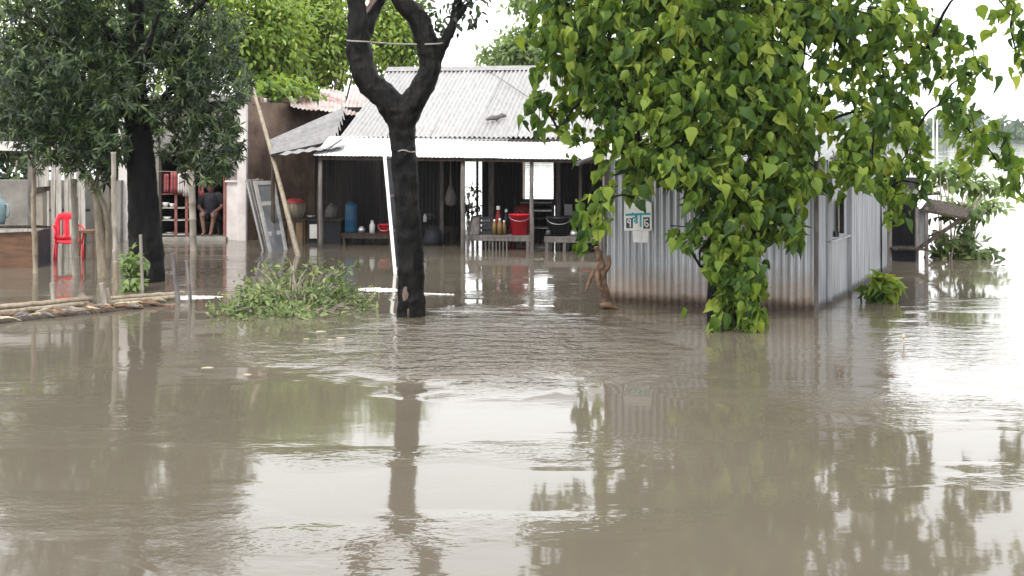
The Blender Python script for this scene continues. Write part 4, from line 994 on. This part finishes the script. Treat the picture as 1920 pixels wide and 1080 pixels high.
for k, (px, py) in enumerate(((395, 587), (408, 588), (600, 622), (640, 634), (620, 637), (575, 636), (390, 690), (462, 703))):
    q = W(px, py); mb = MB(); n = 7; r = random.uniform(.02, .04)
    mb.prism([q + V3(r * math.cos(2 * math.pi * i / n) * random.uniform(1.0, 2.2), r * math.sin(2 * math.pi * i / n), .006) for i in range(n)], (0, 0, -.012))
    tag(mb.build('floating_leaf', M['straw']), ['pale leaf floating left of the half-drowned bush', 'pale leaf floating nearest the left edge of the half-drowned bush', 'pale leaf floating just below the half-drowned bush', 'pale leaf floating far left of the forked trunk reflection', 'pale leaf floating below the right end of the half-drowned bush', 'pale leaf floating below the middle of the half-drowned bush', 'pale leaf alone on calm water below the bamboo edging', 'pale leaf alone on calm water below the bush'][k], 'leaf', 'leaves afloat')
# driftwood root by the shed corner
dw = W(1138, 578); k_ = dw.y / F_PX
def Dw(px, py, dd=0): return P(px, py, dw.y + dd)
mb = MB()
limb(mb, [Dw(1140, 620), Dw(1136, 560), Dw(1130, 520), Dw(1126, 490), Dw(1118, 462)], [x * k_ * .95 for x in (9, 9, 8, 7, 5)], n=8, jit=.2)
limb(mb, [Dw(1124, 492), Dw(1108, 520, -.05), Dw(1098, 548, -.1)], [x * k_ * .95 for x in (5, 4, 2)], n=7, jit=.2)
limb(mb, [Dw(1128, 515), Dw(1142, 495), Dw(1140, 478)], [x * k_ * .95 for x in (6, 5, 3)], n=7, jit=.2)
limb(mb, [Dw(1120, 500), Dw(1122, 530, -.1), Dw(1130, 545, -.1)], [x * k_ * .95 for x in (5, 5, 3)], n=7, jit=.2)
limb(mb, [Dw(1128, 574, -.05), Dw(1142, 572, -.1), Dw(1160, 580, -.1)], [x * k_ * .95 for x in (7, 6, 3)], n=7, jit=.2)
o = mb.build('driftwood', M['driftwood'], smooth=True); tag(o, 'twisted brown driftwood root at the rusty shed corner', 'driftwood')
o.modifiers.new('join', 'REMESH').mode = 'VOXEL'; o.modifiers['join'].voxel_size = .008; o.modifiers['join'].use_smooth_shade = True
q = W(1694, 650); mb = MB(); mb.tube([q + V3(0, 0, -.6), q + V3(.005, 0, .03), q + V3(0, 0, .08)], [.006, .006, .005], 6); mb.lathe(q + V3(0, 0, .07), [(.0, 0), (.018, .012), (.02, .03), (.012, .048), (0, .055)], 8)
tag(mb.build('reed_stalk', M['straw'], smooth=True), 'tiny pale reed stalk alone in water below the small plant', 'reed')

# ================================================================== FURNITURE AND GOODS
# leaning doors
def door_leaf(label, b0, b1, t0, t1, panels, m, m2):
    t = thing('door_leaf', b0, label, 'door', 'doors leaning on the pillar')
    b0, b1, t0, t1 = Vector(b0), Vector(b1), Vector(t0), Vector(t1)
    nn = (b1 - b0).cross(t0 - b0).normalized()
    if nn.y > 0: nn = -nn
    def at(u, v, o=0): return b0.lerp(b1, u).lerp(t0.lerp(t1, u), v) + nn * o
    MB().prism([at(.02, 0), at(.98, 0), at(.98, .995), at(.02, .995)], -nn * .02).build('board', M[m], t)
    for u in (.08, .92):
        MB().prism([at(u - .08, 0, .018), at(u + .08, 0, .018), at(u + .08, 1, .018), at(u - .08, 1, .018)], -nn * .016).build('stile', M[m2], t)
    for v in panels:
        MB().prism([at(.162, v - .022, .016), at(.838, v - .022, .016), at(.838, v + .022, .016), at(.162, v + .022, .016)], -nn * .013).build('rail', M[m2], t)
    return t
bz = lambda px, py, d: P(px, py, d)
door_leaf('front pale-framed panelled door leaning on the white pillar', P(514, 520, 21.6), P(546, 512, 22.1), P(474, 340, 23.6), P(514, 338, 24.0), (.02, .42, .74, .97), 'door_grey', 'door_pale')
door_leaf('dark door sandwiched behind the panelled door', P(512, 522, 21.7), P(530, 514, 22.2), P(467, 337, 23.7), P(492, 336, 24.1), (.03, .5, .97), 'wood_old', 'wood_grey')
door_leaf('rearmost narrow door nearest the white pillar', P(505, 522, 21.9), P(522, 516, 22.4), P(460, 336, 23.8), P(484, 335, 24.2), (.03, .5, .97), 'door_grey', 'door_pale')

# brown counter at far left
ct_ = thing('counter', W(40, 500), 'brown wooden counter with pale top rail at far left', 'counter')
d0 = W(40, 502).y
def C(px, py, dd=0): return P(px, py, d0 + dd)
MB().prism([C(-60, 436), C(70, 434), C(70, 560), C(-60, 560)], (0, .05, 0)).build('front_panel', M['wood_brown'], ct_)
MB().prism([C(70.5, 434, .01), C(95, 428, .9), C(95, 520, .9), C(70.5, 560, .01)], (-.04, .0, 0)).build('side_panel', M['dark_blue'], ct_)
MB().bar(C(-60, 436, -.03), C(70, 431, -.03), .05, .04).build('top_rail', M['plank_pale'], ct_)
MB().prism([C(-60, 424, .05), C(70, 422, .05), C(95, 424, .9), C(-40, 424, .9)], (0, 0, -.03)).build('top', M['wood_old'], ct_)
# wooden yellow locker behind counter
lk = thing('locker', C(75, 480, 2.2), 'narrow yellowish wooden box standing behind the counter', 'box')
MB().prism([C(64, 360, 2.2), C(80, 358, 2.2), C(80, 470, 2.2), C(64, 470, 2.2)], (0, .2, 0)).build('body', M['bamboo_pale'], lk)
MB().prism([C(62, 352, 2.15), C(82, 350, 2.15), C(82, 359, 2.15), C(62, 361, 2.15)], (0, .3, 0)).build('lid', M['wood_old'], lk)
# pale blue water jug at left edge
jb = MB(); c = C(-4, 418, .5); jb.lathe((c.x, c.y, c.z - .02), [(0, 0), (.10, 0), (.12, .08), (.13, .28), (.10, .36), (.045, .42), (.045, .48), (0, .48)], 18)
jg = thing('water_jug', (c.x, c.y, c.z), 'pale blue plastic jug on the counter at picture edge', 'jug'); 
M['pale_blue'] = simple('pale_blue', (0.14, 0.23, 0.25), (0.22, 0.33, 0.35), scale=3, rough=0.4, bs=0, k=0.85)
jb.build('body', M['pale_blue'], jg, smooth=True); MB().tube([c + V3(.11, 0, .30), c + V3(.18, 0, .26), c + V3(.17, 0, .12), c + V3(.12, 0, .08)], .014, 7).build('handle', M['pale_blue'], jg, smooth=True)

# red plastic chair
rc0 = W(125, 488)
def chair(root_loc, label, m, rot, sc_=1.0, sink=.0):
    t = thing('plastic_chair', root_loc, label, 'chair')
    Rz = Matrix.Rotation(rot, 3, 'Z')
    def X(x, y, z): return Vector(root_loc) + Rz @ Vector((x, y, z)) * sc_ + Vector((0, 0, -sink))
    mb = MB(); n = 6; vs = []
    for j in range(n + 1):
        for i in range(n + 1):
            x = (i / n - .5) * .42; y = (j / n - .5) * .42; vs.append(X(x, y, .43 - .02 * math.cos(x * 6) + .012 * (j / n) + .02 * (2 * i / n - 1) ** 2))
    mb.add(vs, [(j * (n+1) + i, j * (n+1) + i + 1, (j+1) * (n+1) + i + 1, (j+1) * (n+1) + i) for j in range(n) for i in range(n)])
    o = mb.build('seat', M[m], t, smooth=True); s_ = o.modifiers.new('thick', 'SOLIDIFY'); s_.thickness = .02
    mb = MB(); vs = []; n = 8
    for j in range(n + 1):
        h = j / n; wd = .20 * (1 - .1 * h) * (math.sqrt(max(0, 1 - ((h - .55) / .45) ** 2 * .55)) if h > .55 else 1)
        for i in range(n + 1):
            x = (2 * i / n - 1) * wd; vs.append(X(x, .20 + .13 * h - .03 * (1 - (2 * i / n - 1) ** 2) * -1, .43 + .44 * h - .02 * (2 * i / n - 1) ** 2 * h))
    fs = [(j * (n+1) + i, j * (n+1) + i + 1, (j+1) * (n+1) + i + 1, (j+1) * (n+1) + i) for j in range(n) for i in range(n) if not (i in (2, 5) and 1 <= j <= 5)]
    mb.add(vs, fs); o = mb.build('backrest', M[m], t, smooth=True); s_ = o.modifiers.new('thick', 'SOLIDIFY'); s_.thickness = .018
    for sx in (-1, 1):
        MB().tube([X(sx * .19, -.18, .42), X(sx * .21, -.22, .0)], [.022, .017], 7).build('leg', M[m], t, smooth=True)
        MB().tube([X(sx * .18, .2, .44), X(sx * .2, .25, .0)], [.022, .017], 7).build('leg', M[m], t, smooth=True)
        MB().tube([X(sx * .2, -.17, .43), X(sx * .225, -.14, .62), X(sx * .225, .1, .65), X(sx * .2, .27, .66)], .016, 7).build('armrest', M[m], t, smooth=True)
    return t
q = W(128, 486); chair((q.x, q.y, 0), 'red plastic chair in floodwater behind the pale bamboo post', 'red_plastic', R(25), 1.0, .13)
# brown stool
q = W(163, 488); st = thing('stool', q, 'low brown wooden stool standing right of the red chair', 'stool')
MB().box((q.x, q.y + .1, .46), (.24, .3, .04)).build('seat', M['wood_brown'], st)
for sx in (-1, 1):
    for sy in (-1, 1): MB().bar((q.x + sx * .1, q.y + .1 + sy * .12, .44), (q.x + sx * .13, q.y + .1 + sy * .15, -.6), .03).build('leg', M['wood_brown'], st)

# shelf of dishes inside the doorway
sh = thing('dish_shelf', (hx(326), HD + .1, 0), 'red wooden shelf holding pale dishes in the doorway', 'shelf')
dS = HD + .05
for px in (302, 330, 350):
    MB().bar(P(px, 455, dS), P(px, 322, dS), .05 if px > 310 else .03, .04).build('upright', M['wood_pink'], sh)
    MB().bar(P(px, 455, dS + .35), P(px, 322, dS + .35), .04, .04).build('upright', M['wood_pink'], sh)
for py in (364, 390, 413, 440):
    a, b_ = P(299, py, dS - .02), P(353, py, dS - .02); MB().box(((a.x + b_.x) / 2, dS + .18, a.z), (b_.x - a.x, .40, .022)).build('board', M['wood_pink'] if py < 370 else M['plank_pale'], sh)
def dish(px, py, r, h, label, m='white_paint'):
    c = P(px, py, dS + .08); mb = MB(); mb.lathe(c, [(0, 0), (r * .5, 0), (r, h), (r * .93, h), (r * .45, .012), (0, .012)], 14); tag(mb.build('dish', M[m], smooth=True), label, 'dish', 'dishes on the shelf')
dish(309, 389, .09, .10, 'round white bowl on the upper tier of the red shelf'); dish(323, 389, .06, .08, 'smaller pale bowl on the upper tier of the red shelf')
dish(313, 412, .09, .06, 'wide white dish on the middle tier of the red shelf'); dish(320, 439, .1, .04, 'shallow metal dish on the lowest tier of the red shelf', 'steel')
# clothes hanging above the shelf
for k, (px, y0, y1, wpx, m, lab) in enumerate(((312, 326, 360, 9, 'cloth_red', 'leftmost red garment hanging above the dish shelf'), (326, 322, 362, 11, 'cloth_red', 'middle red garment hanging above the dish shelf'), (339, 325, 361, 10, 'cloth_pale', 'pale pink garment hanging above the dish shelf'), (349, 322, 368, 9, 'cloth_pale', 'long whitish garment hanging beside the thick post'), (377, 330, 368, 8, 'cloth_red', 'thin red garment hanging right of the thick post'))):
    d_ = HD - .04; mb = MB(); n = 8; vs = []
    for j in range(5):
        for i in range(n + 1):
            q = P(px + (i / n - .5) * wpx * (1 + .25 * j / 4), y0 + (y1 - y0) * j / 4, d_ + .025 * math.sin(i * 1.9 + k)); vs.append(q)
    mb.add(vs, [(j * (n+1) + i, j * (n+1) + i + 1, (j+1) * (n+1) + i + 1, (j+1) * (n+1) + i) for j in range(4) for i in range(n)])
    o = mb.build('garment', M[m], smooth=True); o.modifiers.new('thick', 'SOLIDIFY').thickness = .008; tag(o, lab, 'garment', 'garments in the doorway')
a, b_ = P(297, 321, HD - .04), P(424, 321, HD - .04); tag(MB().tube([a, a.lerp(b_, .5) + V3(0, 0, -.02), b_], .006, 5).build('clothes_line', M['rope']), 'thin clothes line across the dark doorway', 'line')

# person sitting in the doorway
PR = Vector((hx(396, HD + .45), HD + .42, .06))
def person():
    t = thing('person', PR, 'person in dark clothes sitting bare-legged in the dark doorway', 'person')
    me = bpy.data.meshes.new('body')
    J = {'pel': (0, .12, .36), 'waist': (0, .10, .50), 'chest': (0, .05, .68), 'neck': (0, .02, .83), 'head0': (0, 0, .90), 'head1': (0, -.01, 1.02),
         'shL': (-.16, .04, .77), 'elL': (-.22, -.06, .55), 'wrL': (-.10, -.22, .47), 'shR': (.16, .04, .77), 'elR': (.23, -.05, .56), 'wrR': (.12, -.23, .46),
         'hipL': (-.09, .10, .34), 'knL': (-.12, -.24, .44), 'anL': (-.07, -.26, .07), 'toL': (-.08, -.40, .03), 'hipR': (.09, .10, .34), 'knR': (.13, -.22, .45), 'anR': (.06, -.24, .07), 'toR': (.07, -.38, .03)}
    rad = {'pel': .13, 'waist': .11, 'chest': .13, 'neck': .05, 'head0': .075, 'head1': .085, 'shL': .055, 'elL': .04, 'wrL': .028, 'shR': .055, 'elR': .04, 'wrR': .028,
           'hipL': .085, 'knL': .055, 'anL': .035, 'toL': .028, 'hipR': .085, 'knR': .055, 'anR': .035, 'toR': .028}
    E_ = [('pel', 'waist'), ('waist', 'chest'), ('chest', 'neck'), ('neck', 'head0'), ('head0', 'head1'), ('chest', 'shL'), ('shL', 'elL'), ('elL', 'wrL'), ('chest', 'shR'), ('shR', 'elR'), ('elR', 'wrR'),
          ('pel', 'hipL'), ('hipL', 'knL'), ('knL', 'anL'), ('anL', 'toL'), ('pel', 'hipR'), ('hipR', 'knR'), ('knR', 'anR'), ('anR', 'toR')]
    # hands: five fingers each
    for sd_, wr in ((-1, 'wrL'), (1, 'wrR')):
        wv = Vector(J[wr]); pk = 'palm' + wr; J[pk] = tuple(wv + Vector((sd_ * -.02, -.05, -.03))); rad[pk] = .026; E_.append((wr, pk))
        for f in range(5):
            k1, k2 = f'{wr}f{f}a', f'{wr}f{f}b'; off = (f - 2) * .016
            if f == 0: p1, p2 = wv + Vector((-sd_ * .05, -.03, -.01)), wv + Vector((-sd_ * .065, -.06, -.03))
            else: p1, p2 = Vector(J[pk]) + Vector((sd_ * off, -.03, -.03)), Vector(J[pk]) + Vector((sd_ * off, -.035, -.065 + .006 * abs(f - 2)))
            J[k1], J[k2] = tuple(p1), tuple(p2); rad[k1] = .0095; rad[k2] = .008; E_ += [(pk, k1), (k1, k2)]
    names = list(J); me.from_pydata([J[k] for k in names], [(names.index(a), names.index(b)) for a, b in E_], [])
    o = bpy.data.objects.new('body', me); COL.objects.link(o); o.parent = t; me.materials.append(M['skin'])
    sk = o.modifiers.new('skin', 'SKIN')
    for i, k in enumerate(names):
        v_ = me.skin_vertices[0].data[i]; v_.radius = (rad[k], rad[k]); v_.use_root = (k == 'pel')
    o.modifiers.new('sub', 'SUBSURF').levels = 1; o.modifiers['sub'].render_levels = 2
    def part(name, m, fn): mb = MB(); fn(mb); x = MB(); x.v = [tuple(Vector(v) + PR) for v in mb.v]; x.f = mb.f; return x.build(name, m, t, smooth=True)
    part('shirt', M['cloth_dark'], lambda mb: (mb.tube([(0, .12, .38), (0, .10, .50), (0, .05, .68), (0, .03, .80), (0, .02, .84)], [.155, .15, .17, .13, .07], 14),
         mb.tube([(-.12, .04, .78), (-.17, .03, .76), (-.215, -.04, .60)], [.08, .075, .06], 10), mb.tube([(.12, .04, .78), (.17, .03, .76), (.22, -.03, .61)], [.08, .075, .06], 10)))
    part('shorts', M['cloth_dark'], lambda mb: (mb.tube([(-.09, .13, .35), (-.10, -.05, .41), (-.115, -.16, .435)], [.115, .10, .085], 10), mb.tube([(.09, .13, .35), (.10, -.05, .41), (.12, -.15, .44)], [.115, .10, .085], 10)))
    part('hair', M['hair'], lambda mb: mb.lathe((0, .015, .95), [(.095, .0), (.1, .05), (.095, .10), (.06, .145), (0, .158)], 14))
    part('nose', M['skin'], lambda mb: mb.tube([(0, -.075, .985), (0, -.105, .95)], [.01, .016], 6))
    for sx in (-1, 1):
        part('eye', M['hair'], lambda mb: mb.lathe((sx * .032, -.078, .983), [(0, -.008), (.011, 0), (0, .008)], 8)); part('ear', M['skin'], lambda mb: mb.tube([(sx * .086, 0, .93), (sx * .095, .005, .97), (sx * .088, .01, 1.0)], [.01, .014, .008], 6))
    part('mouth', M['wood_pink'], lambda mb: mb.tube([(-.025, -.078, .915), (0, -.086, .913), (.025, -.078, .915)], [.004, .006, .004], 5))
person()
st = thing('stool', PR + V3(0, .14, 0), 'low wooden stool under the person in the doorway', 'stool')
MB().box(PR + V3(0, .14, .24), (.34, .28, .04)).build('seat', M['wood_old'], st)
for sx in (-1, 1):
    for sy in (-1, 1): MB().bar(PR + V3(sx * .13, .14 + sy * .1, .22), PR + V3(sx * .15, .14 + sy * .11, 0), .035).build('leg', M['wood_old'], st)

# ------------------------------------------------------------------ goods under the stall roof
def table(name, label, px0, px1, ytop, v, depth, m, lower=None, nleg=2, cat='bench', slats=0):
    a, b_ = Bx(px0, ytop, v), Bx(px1, ytop, v); z = a.z; t = thing(name, (a + b_) / 2 * 1 + V3(0, 0, -z), label, cat)
    u0, u1 = upx(px0, v), upx(px1, v)
    nb = 3
    for k in range(nb):
        MB().prism([Bp(u0, v + depth * k / nb + .005, z), Bp(u1, v + depth * k / nb + .005, z), Bp(u1, v + depth * (k + 1) / nb - .005, z), Bp(u0, v + depth * (k + 1) / nb - .005, z)], (0, 0, -.03)).build('board', M[m], t)
    MB().bar(Bp(u0, v + .02, z - .065), Bp(u1, v + .02, z - .065), .03, .06).build('apron', M[m], t)
    for k in range(nleg):
        uu = u0 + .04 + (u1 - u0 - .08) * k / (nleg - 1)
        for vv in (.035, depth - .035): MB().bar(Bp(uu, v + vv, z - .031), Bp(uu, v + vv, -.6), .05).build('leg', M[m], t)
    if lower is not None:
        zl = Bx(px0, lower, v).z; MB().bar(Bp(u0, v + .05, zl), Bp(u1, v + .05, zl), .04, .035).build('stretcher', M[m], t)
    for k in range(slats):
        uu = u0 + .3 + .5 * k / slats; MB().bar(Bp(uu, v + .03, z - .09), Bp(uu, v + .03, zl), .02).build('slat', M[m], t)
    return z
V1 = .45
z1 = table('bench', 'wooden bench table carrying the red bucket between posts', 872, 993, 441, V1, .5, 'wood_grey', lower=471, slats=8)
z2 = table('bench', 'wooden table carrying the black basin beside the shed', 1020, 1129, 444, .3, .55, 'wood_grey', nleg=4)
z3 = table('bench', 'low wooden bench under the blue drum', 640, 735, 437, 1.0, .45, 'wood_old')
def on(px, v, z): u = upx(px, v); return Bp(u, v, z)
def bucket(name, label, px, v, z, r0, r1, h, m, cat, group=None):
    c = on(px, v, z); t = thing(name, c, label, cat, group)
    MB().lathe(c, [(0, .004), (r0, .004), (r1, h), (r1 + .012, h), (r1 + .012, h - .02), (r1 - .006, h - .02), (r0 - .01, .012), (0, .012)], 24).build('body', M[m], t, smooth=True)
    pts = [c + V3((r1 + .012) * math.cos(a), -.01 - (r1 + .01) * .0, h - .02 - .10 * math.sin(a)) + V3(0, -(r1 + .012) * math.sin(a) * .9, 0) for a in np.linspace(0, math.pi, 9)]
    MB().tube(pts, .005, 5).build('handle', M['steel'], t, smooth=True)
bucket('bucket', 'bright red plastic bucket on the bench table', 974, V1 + .25, z1, .14, .18, .37, 'red_plastic', 'bucket')
bucket('basin', 'deep black basin on the table beside the shed', 1047, .3 + .28, z2, .17, .20, .33, 'black_plastic', 'basin')
def jar(label, px, v, z, r, h, m, name='jar', cat='jar', group=None):
    c = on(px, v, z); t = thing(name, c, label, cat, group)
    MB().lathe(c, [(0, 0), (r, 0), (r, h * .62), (r * .55, h * .78), (r * .5, h * .86), (0, h * .86)], 16).build('body', M[m], t, smooth=True)
    MB().lathe(c + V3(0, 0, h * .865), [(r * .62, 0), (r * .62, h * .12), (0, h * .13)], 12).build('lid', M['steel' if m != 'red_dull' else 'white_paint'], t, smooth=True)
G_ = 'jars on the bench table'
jar('slim brass-coloured jar nearest the dark tilted board', 927, V1 + .15, z1, .04, .28, 'brass', group=G_)
jar('brass-coloured jar in the middle of the bench table', 937, V1 + .12, z1, .045, .30, 'brass', group=G_)
jar('brass-coloured jar closest to the red bucket', 945, V1 + .2, z1, .04, .26, 'brass', group=G_)
jar('tall dull red bottle standing behind the brass jars', 934, V1 + .42, z1, .05, .50, 'red_dull', 'bottle', 'bottle')
jar('dark bottle standing behind the brass jars beside the bucket', 949, V1 + .42, z1, .04, .45, 'dark_blue', 'bottle', 'bottle')
# tilted dark board and crate on the bench
t = thing('tilted_board', on(890, V1 + .2, z1), 'dark framed board propped at a slant on the bench', 'board')
a, b_, c, d_ = on(878, V1 + .1, z1 + .005), on(897, V1 + .1, z1 + .005), on(902, V1 + .35, z1 + .34), on(885, V1 + .35, z1 + .30)
MB().prism([a, b_, c, d_], (0, .02, 0)).build('panel', M['wood_grey'], t)
for x, y in ((a, d_), (b_, c), (d_, c)): MB().bar(x + V3(0, -.012, 0), y + V3(0, -.012, 0), .025).build('frame', M['black_plastic'], t)
t = thing('crate', on(910, V1 + .3, z1), 'black slatted crate beside the tilted board', 'crate')
q = on(911, V1 + .3, z1)
for zz in (.03, .12, .21, .29): MB().box(q + V3(0, -.1, zz), (.22, .015, .05)).build('slat', M['black_plastic'], t)
for sx in (-.1, .1): MB().box(q + V3(sx, 0, .16), (.02, .18, .32)).build('end', M['black_plastic'], t)
for k in range(4): MB().lathe(q + V3(-.06 + .04 * k, -.02, .05), [(0, 0), (.018, 0), (.018, .18), (.008, .22), (0, .26)], 8).build('bottle', M['steel'], t, smooth=True)
# stacked trays on a rack under the window
t = thing('tray_rack', on(1010, 3.6, 0), 'dark rack of stacked trays below the bright window', 'rack')
for k, zz in enumerate((.18, .36, .52, .66)):
    MB().prism([on(966 + 3 * k, 3.3, zz), on(1036, 3.3, zz), on(1036, 3.8, zz), on(966 + 3 * k, 3.8, zz)], (0, 0, .02)).build('tray', M['wood_grey'] if k % 2 else M['steel'], t)
for px in (966, 1036):
    for v in (3.3, 3.8): MB().bar(on(px, v, -.6), on(px, v, .72), .035).build('upright', M['black_plastic'], t)
q = on(976, 2.9, -.22); chair((q.x, q.y, q.z), 'dull red plastic chair in the dark back of the stall', 'red_dull', R(-10), 1.0)
# small white notice on the tin wall
a = on(1066, RV - .03, Bx(1066, 413, RV).z); t = thing('notice', a, 'small white notice in dark frame on the inner tin wall', 'notice')
x0, x1, y0, y1 = 1058, 1073, 383, 404
pq = [Bx(x, y, RV - .05) for x, y in ((x0, y0), (x1, y0), (x1, y1), (x0, y1))]
MB().prism(pq, BV * .01).build('sheet', M['paper'], t)
pq = [Bx(x, y, RV - .035) for x, y in ((x0 - 2, y0 - 3), (x1 + 2, y0 - 3), (x1 + 2, y1 + 3), (x0 - 2, y1 + 3))]
MB().prism(pq, BV * .01).build('frame', M['wood_old'], t)
# red cloth and basket at the table's right end
mb = MB(); n = 10; vs = []; u0, u1 = upx(1090, .35), upx(1128, .35)
for j in range(6):
    for i in range(n + 1): vs.append(Bp(u0 + (u1 - u0) * i / n, .35 + .4 * j / 5, z2 + .03 + .05 * abs(math.sin(i * .9 + j)) * random.random() + .02))
mb.add(vs, [(j * (n+1) + i, j * (n+1) + i + 1, (j+1) * (n+1) + i + 1, (j+1) * (n+1) + i) for j in range(5) for i in range(n)])
o = mb.build('cloth', M['red_dull'], smooth=True); o.modifiers.new('thick', 'SOLIDIFY').thickness = .02; tag(o, 'folded dull red cloth on the table beside the shed', 'cloth')
# blue drum, red tub and steel jug on the low bench
c = on(658, 1.2, z3); t = thing('drum', c, 'tall blue plastic drum in the dark of the stall', 'drum')
MB().lathe(c, [(0, 0), (.10, 0), (.11, .03), (.11, .22), (.115, .24), (.11, .26), (.11, .48), (.09, .54), (0, .54)], 20).build('body', M['blue_plastic'], t, smooth=True)
MB().lathe(c + V3(0, 0, .541), [(.05, 0), (.05, .03), (0, .035)], 12).build('lid', M['black_plastic'], t, smooth=True)
bucket('tub', 'small red tub at the right end of the low bench', 721, 1.1, z3, .09, .11, .17, 'red_plastic', 'tub')
jar('white enamel jug on the low bench left of the red tub', 698, 1.1, z3, .05, .24, 'white_paint', 'jug', 'jug')
# brown cupboard, basket with red cover, grey chest
t = thing('cupboard', on(555, 1.5, 0), 'brown wooden cupboard behind the leaning bamboo pole', 'cupboard')
def cab(px0, px1, y0, v, depth, m, t):
    a, b_ = upx(px0, v), upx(px1, v); z = Bx(px0, y0, v).z
    MB().prism([Bp(a, v, -.6), Bp(b_, v, -.6), Bp(b_, v, z), Bp(a, v, z)], BV * depth).build('body', M[m], t)
    MB().prism([Bp(a - .03, v - .03, z + .002), Bp(b_ + .03, v - .03, z + .002), Bp(b_ + .03, v + depth + .02, z + .002), Bp(a - .03, v + depth + .02, z + .002)], (0, 0, .03)).build('top', M['wood_old'], t)
    mid = (a + b_) / 2
    for x in (a + .03, mid, b_ - .03): MB().bar(Bp(x, v - .012, -.3), Bp(x, v - .012, z - .02), .03, .015, up=(0, 1, 0)).build('stile', M['wood_old'], t)
    return z
zc = cab(534, 572, 414, 1.2, .5, 'cardboard', t)
t = thing('chest', on(606, 1.5, 0), 'dark grey chest standing beside the brown cupboard', 'chest'); zg = cab(575, 640, 414, 1.25, .5, 'dark_blue', t)
c = on(553, 1.45, zc + .035); t = thing('basket', c, 'woven basket with red cover on the brown cupboard', 'basket')
mb = MB(); mb.lathe(c, [(0, 0), (.14, 0), (.18, .14), (.19, .28), (.175, .28), (.13, .01), (0, .01)], 18); mb.build('body', M['bamboo'], t, smooth=True)
for k in range(16):
    a = k * math.pi / 8; MB().tube([c + V3(.145 * math.cos(a), .145 * math.sin(a), .01), c + V3(.188 * math.cos(a), .188 * math.sin(a), .14), c + V3(.197 * math.cos(a), .197 * math.sin(a), .27)], .008, 5).build('rib', M['bamboo_pale'], t)
mb = MB(); mb.lathe(c + V3(0, 0, .285), [(.20, 0), (.18, .04), (.10, .08), (0, .09)], 14); mb.build('cover', M['red_dull'], t, smooth=True)
c = on(583, 1.5, zg + .035); tag(MB().lathe(c, [(0, 0), (.05, 0), (.09, .05), (.082, .05), (.045, .01), (0, .01)], 14).build('dish', M['steel'], smooth=True), 'small steel dish on the dark grey chest', 'dish')
# more goods crowding the stall
def sack(label, px, v, z, r, h, m, group=None):
    c = on(px, v, z); prof = [(0, 0), (r * .9, 0), (r * 1.05, h * .2), (r, h * .55), (r * .75, h * .8), (r * .3, h * .92), (r * .42, h), (0, h * .98)]
    mb = MB(); mb.lathe(c, prof, 12); mb.v = [tuple(Vector(q) + V3(random.uniform(-.012, .012), random.uniform(-.012, .012), 0)) for q in mb.v]
    tag(mb.build('sack', M[m], smooth=True), label, 'sack', group)
def pot(label, px, v, z, r, m, name='pot'):
    c = on(px, v, z); t = thing(name, c, label, name)
    MB().lathe(c, [(0, 0), (r * .6, 0), (r, r * .5), (r * .95, r), (r * .6, r * 1.3), (r * .7, r * 1.42), (r * .6, r * 1.42), (r * .5, r * 1.25), (0, r * .3)], 16).build('body', M[m], t, smooth=True)
    MB().lathe(c + V3(0, 0, r * 1.43), [(r * .75, 0), (r * .5, r * .15), (r * .1, r * .22), (0, r * .3)], 14).build('lid', M['steel'], t, smooth=True)
sack('lumpy grey sack on the chest beside the stall post', 622, 1.45, zg + .035, .11, .28, 'wood_grey')
sack('dark sack slumped on the dark floor right of the trunk', 812, 1.3, .0, .17, .36, 'dark_blue')
pot('dark round pot on the bench just right of the trunk', 806, 2.0, .38, .09, 'black_plastic')
pot('steel pot on the low bench beside the blue drum', 678, 1.15, z3, .07, 'steel')
pot('small steel pot between black basin and red cloth', 1076, .5, z2, .07, 'steel')
pot('dark kettle on the table left of the black basin', 1028, .45, z2, .06, 'black_plastic', 'kettle')
table('bench', 'dark bench just right of the forked trunk', 795, 850, 425, 1.8, .4, 'wood_old')
jar('white bottle lying among dark goods right of the trunk', 797, 1.9, .38, .035, .16, 'white_paint', 'bottle', 'bottle')
MB_ = MB(); c = on(590, 1.22, .1)
tag(MB_.prism([c + V3(-.09, -.03, 0), c + V3(.09, -.03, 0), c + V3(.09, -.03, .26), c + V3(-.09, -.03, .26)], (0, .02, 0)).build('picture_sheet', M['paper']), 'stained pale sheet stuck on the front of the dark chest', 'sheet')
# hanging bundle and bag inside, right of the trunk
c = on(845, 1.4, .9); tag(MB().lathe(c, [(0, -.2), (.09, -.16), (.11, -.05), (.07, .1), (.02, .22), (.012, .7), (0, .7)], 12).build('hanging_bag', M['wood_grey'], smooth=True), 'grey bag hanging inside right of the dark trunk', 'bag')

# ================================================================== AIR: thin haze that pales the far shore
hz_ = MB(); hz_.box((0, 330, 7.5), (1700, 720, 17))
hb = hz_.build('haze', None); hb['kind'] = 'stuff'; hb['label'] = 'thin pale haze over the flooded plain'; hb['category'] = 'haze'
hm = bpy.data.materials.new('haze_air'); hm.use_nodes = True; hn = hm.node_tree.nodes; hn.clear()
pv = hn.new('ShaderNodeVolumePrincipled'); pv.inputs['Color'].default_value = (0.86, 0.91, 0.97, 1); pv.inputs['Density'].default_value = 0.00022
ho = hn.new('ShaderNodeOutputMaterial'); hm.node_tree.links.new(pv.outputs[0], ho.inputs['Volume'])
hb.data.materials.append(hm)
